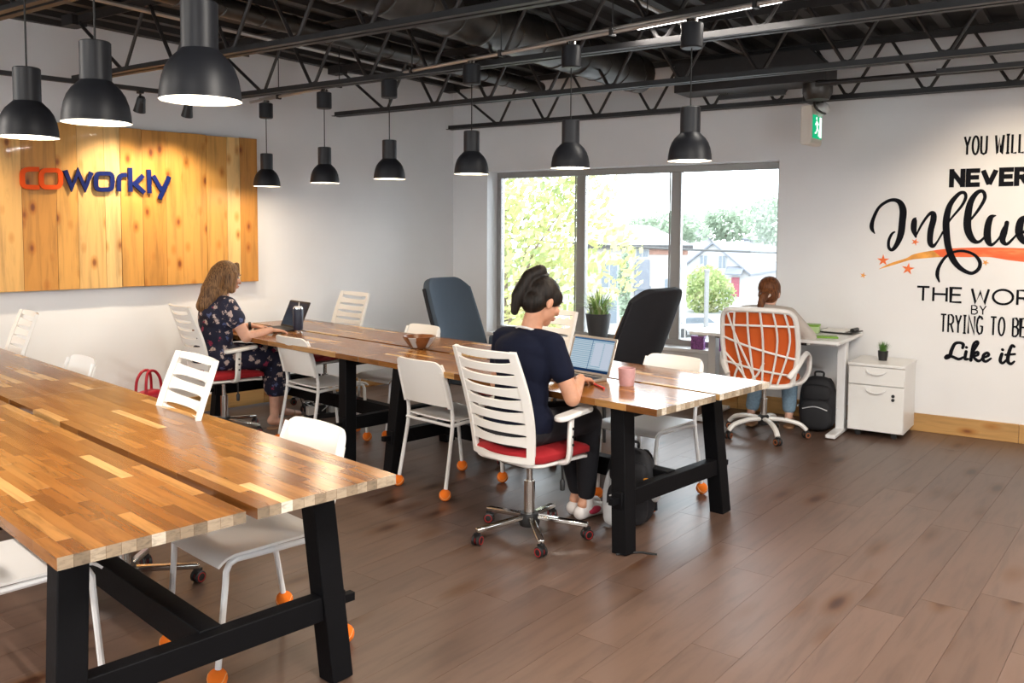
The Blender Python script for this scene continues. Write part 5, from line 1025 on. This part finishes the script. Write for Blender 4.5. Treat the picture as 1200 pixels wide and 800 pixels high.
# hand thumbs point inward: s=0 is the left arm (x<0, thumb to +x), s=1 the right arm
# --- woman in navy
P2 = dict(neck=(0, -.005, 1.045), chest=(0, -.045, .90), pelvis=(0, -.09, .605),
          arm=(((-.165, -.02, 1.00), (-.255, .02, .755), (-.13, .245, .80)), ((.165, -.02, 1.00), (.262, .02, .745), (.13, .24, .80))), hdir=((.35, 1, -.18), (-.35, 1, -.18)), curl=.45,
          leg=(((-.085, -.06, .585), (-.09, .36, .565), (-.06, .46, .12), (-.06, .60, .03)), ((.085, -.06, .585), (.09, .36, .565), (.03, .42, .12), (.045, .56, .03))))
w2, H, Rm = person((-2.98, 3.20, 0), 0, 'person in a navy t-shirt with dark high ponytail typing on a silver laptop', 'skinA', (.035, .055, 1.205), R(26), R(-12), P2)
organic('hair', [('e', H((0, -.020, .034)), (.081, .099, .091), Rm), ('e', H((0, -.055, -.02)), (.074, .062, .072), Rm), ('e', H((.062, .02, .03)), (.02, .045, .045), Rm), ('e', H((-.062, .02, .03)), (.02, .045, .045), Rm), ('c', H((0, -.06, .10)), .034, H((-.0, -.085, .128)), .034), ('c', H((0, -.085, .128)), .034, H((-.015, -.125, .08)), .036), ('c', H((-.015, -.125, .08)), .036, H((-.03, -.135, -.03)), .034), ('c', H((-.03, -.135, -.03)), .034, H((-.035, -.115, -.11)), .020)], .006, 'hairB', w2)
b = MB(); b.lathe([(.034, -.008), (.040, 0), (.034, .008)], 18, H((0, -.068, .112)), rot=Rm @ Matrix.Rotation(R(35), 3, 'X')); b.obj('hair_tie', 'bplastic', w2)
tee = []
for s in (0, 1):
    S, E, W = [Vector(q) for q in P2['arm'][s]]; tee += [('c', (0, -.02, 1.02), .062, S, .066), ('c', S, .064, S.lerp(E, .52), .060)]
tee += [('e', (0, -.045, .965), (.185, .108, .09), None), ('e', P2['chest'], (.178, .126, .165), None), ('e', (0, -.065, .75), (.152, .122, .18), None), ('e', (0, -.085, .61), (.198, .16, .14), None)]
organic('t_shirt', tee, .007, 'navytee', w2, 12)
b = MB(); b.tube([(.068 * math.cos(t), -.006 + .066 * math.sin(t), 1.052 - .03 * math.sin(t)) for t in [2 * PI * k / 24 for k in range(24)]], .006, 6, closed=True); b.obj('neckline', 'collar', w2)
tr = [('e', (0, -.09, .575), (.192, .152, .10), None)]
for s in (0, 1): Hh, Kn, An, Toe = [Vector(q) for q in P2['leg'][s]]; tr += chain([Hh, Kn], [.096, .073]) + chain([Kn, Kn.lerp(An, .5), Kn.lerp(An, .93)], [.070, .062, .050])
organic('trousers', tr, .007, 'blacktrouser', w2, 4)
def shoe(An, Toe, parent, m='shoew', m2='shoer', h=.05):
    An, Toe = Vector(An), Vector(Toe); d = (Toe - An); d.z = 0; d.normalize(); base = Vector((An.x, An.y, 0))
    o = organic('shoe', [('c', base - d * .045 + Vector((0, 0, .04)), .038, base + d * .05 + Vector((0, 0, .05)), .042), ('c', base + d * .05 + Vector((0, 0, .046)), .040, base + d * .155 + Vector((0, 0, .032)), .03), ('c', base + Vector((0, 0, .06)), .044, base + Vector((0, 0, .1)), .042)], .006, m, parent)
    s = Vector((-d.y, d.x, 0))
    for q in (-1, 1): b = MB(); b.ball(base + d * .03 + s * q * .036 + Vector((0, 0, .05)), (.012, .05, .022), 12, 8, 0, Matrix((s, d, Vector((0, 0, 1)))).transposed()); b.obj('side_panel', m2, o)
    return o
for s in (0, 1): shoe(P2['leg'][s][2], P2['leg'][s][3], w2)
# --- woman in floral dress
P1 = dict(neck=(0, -.01, 1.035), chest=(0, -.05, .89), pelvis=(0, -.09, .61),
          arm=(((-.17, -.03, .99), (-.245, .06, .765), (-.14, .285, .792)), ((.17, -.03, .99), (.262, .07, .755), (.17, .305, .785))), hdir=((.15, 1, -.1), (-.12, 1, -.1)), curl=.35,
          leg=(((-.085, -.06, .59), (-.10, .40, .55), (-.16, .55, .11), (-.17, .70, .03)), ((.085, -.06, .59), (.09, .38, .56), (.10, .36, .10), (.11, .50, .03))))
w1, H, Rm = person((-6.18, 3.20, 0), R(-6), 'person in a navy floral dress with long brown hair typing on a dark laptop', 'skinB', (0, .035, 1.19), R(10), 0, P1)
organic('hair', [('e', H((0, -.02, .036)), (.086, .100, .094), Rm), ('c', H((0, -.06, .02)), .078, H((0, -.10, -.12)), .082), ('c', H((0, -.10, -.12)), .078, H((0, -.145, -.235)), .055), ('c', H((.045, -.09, -.12)), .05, H((.05, -.12, -.24)), .035), ('c', H((-.045, -.09, -.12)), .05, H((-.05, -.12, -.24)), .035), ('c', H((.066, .03, .03)), .026, H((.072, .022, -.09)), .026), ('c', H((-.066, .03, .03)), .026, H((-.072, .022, -.09)), .026), ('c', H((.076, -.01, .02)), .024, H((.078, -.01, -.06)), .024), ('c', H((-.076, -.01, .02)), .024, H((-.078, -.01, -.06)), .024), ('c', H((.07, .0, -.05)), .026, H((.07, -.05, -.17)), .026), ('c', H((-.07, .0, -.05)), .026, H((-.07, -.05, -.17)), .026), ('c', H((.0, .06, .105)), .022, H((.062, .055, .04)), .016), ('c', H((0, .06, .105)), .022, H((-.062, .055, .04)), .016)], .006, 'hairA', w1)
dr = []
for s in (0, 1):
    S, E, W = [Vector(q) for q in P1['arm'][s]]; dr += [('c', (0, -.025, 1.01), .062, S, .068), ('c', S, .070, S.lerp(E, .42), .074)]
    Hh, Kn, An, Toe = [Vector(q) for q in P1['leg'][s]]; dr += chain([Hh, Kn], [.105, .098]) + chain([Kn + Vector((0, .0, -.01)), Kn.lerp(An, .5)], [.094, .088])
dr += [('e', P1['chest'], (.176, .130, .165), None), ('e', (0, -.065, .75), (.160, .13, .18), None), ('e', (0, -.085, .61), (.195, .155, .12), None), ('c', (0, .1, .58), .11, (0, .36, .55), .10), ('c', (0, .36, .55), .10, (-.02, .45, .34), .10), ('c', (.1, .38, .52), .10, (.08, .43, .32), .075), ('c', (-.1, .4, .52), .10, (-.12, .5, .30), .075)]
organic('dress', dr, .008, 'floral', w1, 5)
S, E, W = [Vector(q) for q in P1['arm'][0]]; b = MB(); d = (W - E).normalized(); q = d.to_track_quat('Z', 'Y').to_matrix(); b.lathe([(.031, -.011), (.034, 0), (.031, .011)], 20, W - d * .012, rot=q); b.obj('wristband', 'watch', w1)
for s in (0, 1):
    An, Toe = [Vector(q) for q in P1['leg'][s][2:]]; b = MB(); c = Vector((An.x, An.y + .06, .008)); b.prism(rrect(.075, .24, .035), 0, .012, lambda x, y, t: (c.x + x, c.y + y, t)); b.tube(cr([(c.x - .035, c.y + .03, .01), (c.x, c.y + .045, .062), (c.x + .035, c.y + .03, .01)], 5), .007, 6); b.obj('sandal', 'sandal', w1)
# --- woman at the white desk
P3 = dict(neck=(0, .02, .965), chest=(0, -.03, .845), pelvis=(0, -.09, .60),
          arm=(((-.165, .0, .925), (-.27, .13, .78), (-.13, .33, .80)), ((.165, .0, .925), (.30, .10, .76), (.21, .33, .80))), hdir=((.45, 1, .0), (-.3, 1, -.05)), curl=.6,
          leg=(((-.085, -.06, .575), (-.10, .33, .545), (-.15, .22, .13), (-.16, .36, .05)), ((.085, -.06, .575), (.11, .36, .545), (.12, .34, .12), (.12, .48, .03))))
w3, H, Rm = person((-3.24, 6.13, 0), R(15), 'person in a pale grey sweater with auburn ponytail writing at the white desk', 'skinC', (.0, .075, 1.085), R(28), R(8), P3)
organic('hair', [('e', H((0, -.022, .036)), (.086, .102, .094), Rm), ('e', H((0, -.05, -.03)), (.078, .066, .075), Rm), ('e', H((.064, .015, .02)), (.02, .045, .05), Rm), ('e', H((-.064, .015, .02)), (.02, .045, .05), Rm), ('c', H((0, -.10, -.06)), .026, H((-.03, -.135, -.085)), .032), ('c', H((-.03, -.135, -.085)), .032, H((-.045, -.13, -.16)), .026), ('c', H((-.045, -.13, -.16)), .026, H((-.05, -.12, -.20)), .012)], .006, 'hairC', w3)
b = MB(); b.lathe([(.026, -.009), (.032, 0), (.026, .009)], 18, H((-.008, -.116, -.066)), rot=Rm @ Matrix.Rotation(R(60), 3, 'X')); b.obj('hair_tie', 'hairtie', w3)
sw = []
for s in (0, 1):
    S, E, W = [Vector(q) for q in P3['arm'][s]]; sw += [('c', (0, .005, .94), .07, S, .068)] + chain([S, E], [.068, .058]) + chain([E, E.lerp(W, .88)], [.056, .038])
sw += [('e', P3['chest'], (.180, .128, .165), None), ('e', (0, -.06, .73), (.165, .13, .17), None), ('e', (0, -.085, .60), (.19, .15, .10), None)]
organic('sweater', sw, .007, 'sweater', w3, 4)
je = [('e', (0, -.09, .575), (.18, .14, .09), None)]
for s in (0, 1): Hh, Kn, An, Toe = [Vector(q) for q in P3['leg'][s]]; je += chain([Hh, Kn], [.095, .073]) + chain([Kn, Kn.lerp(An, .5), Kn.lerp(An, .9)], [.070, .064, .054])
organic('jeans', je, .007, 'jeans', w3, 4)
for s in (0, 1):
    An, Toe = [Vector(q) for q in P3['leg'][s][2:]]; b = MB(); c = Vector((An.x, An.y + .06, max(.008, Toe.z - .03))); b.prism(rrect(.078, .24, .035), -.006, .010, lambda x, y, t: (c.x + x, c.y + y, c.z + t)); b.tube(cr([(c.x - .036, c.y + .03, c.z), (c.x, c.y + .045, c.z + .058), (c.x + .036, c.y + .03, c.z)], 5), .008, 6); b.obj('sandal', 'sandal', w3)
e = empty('writing_pen', Matrix.Rotation(R(15), 3, 'Z') @ Vector((.185, .42, .815)) + Vector((-3.24, 6.13, 0)), R(20), 'slim pen held in the right hand of the person at the white desk', 'pen'); b = MB(); b.tube([(0, .03, -.058), (-.01, -.03, .06)], .004, 8); b.obj('barrel', 'redpen', e); b = MB(); b.lathe([(.004, 0), (.001, -.012)], 8, (0, .03, -.058)); b.obj('tip', 'chrome', e)
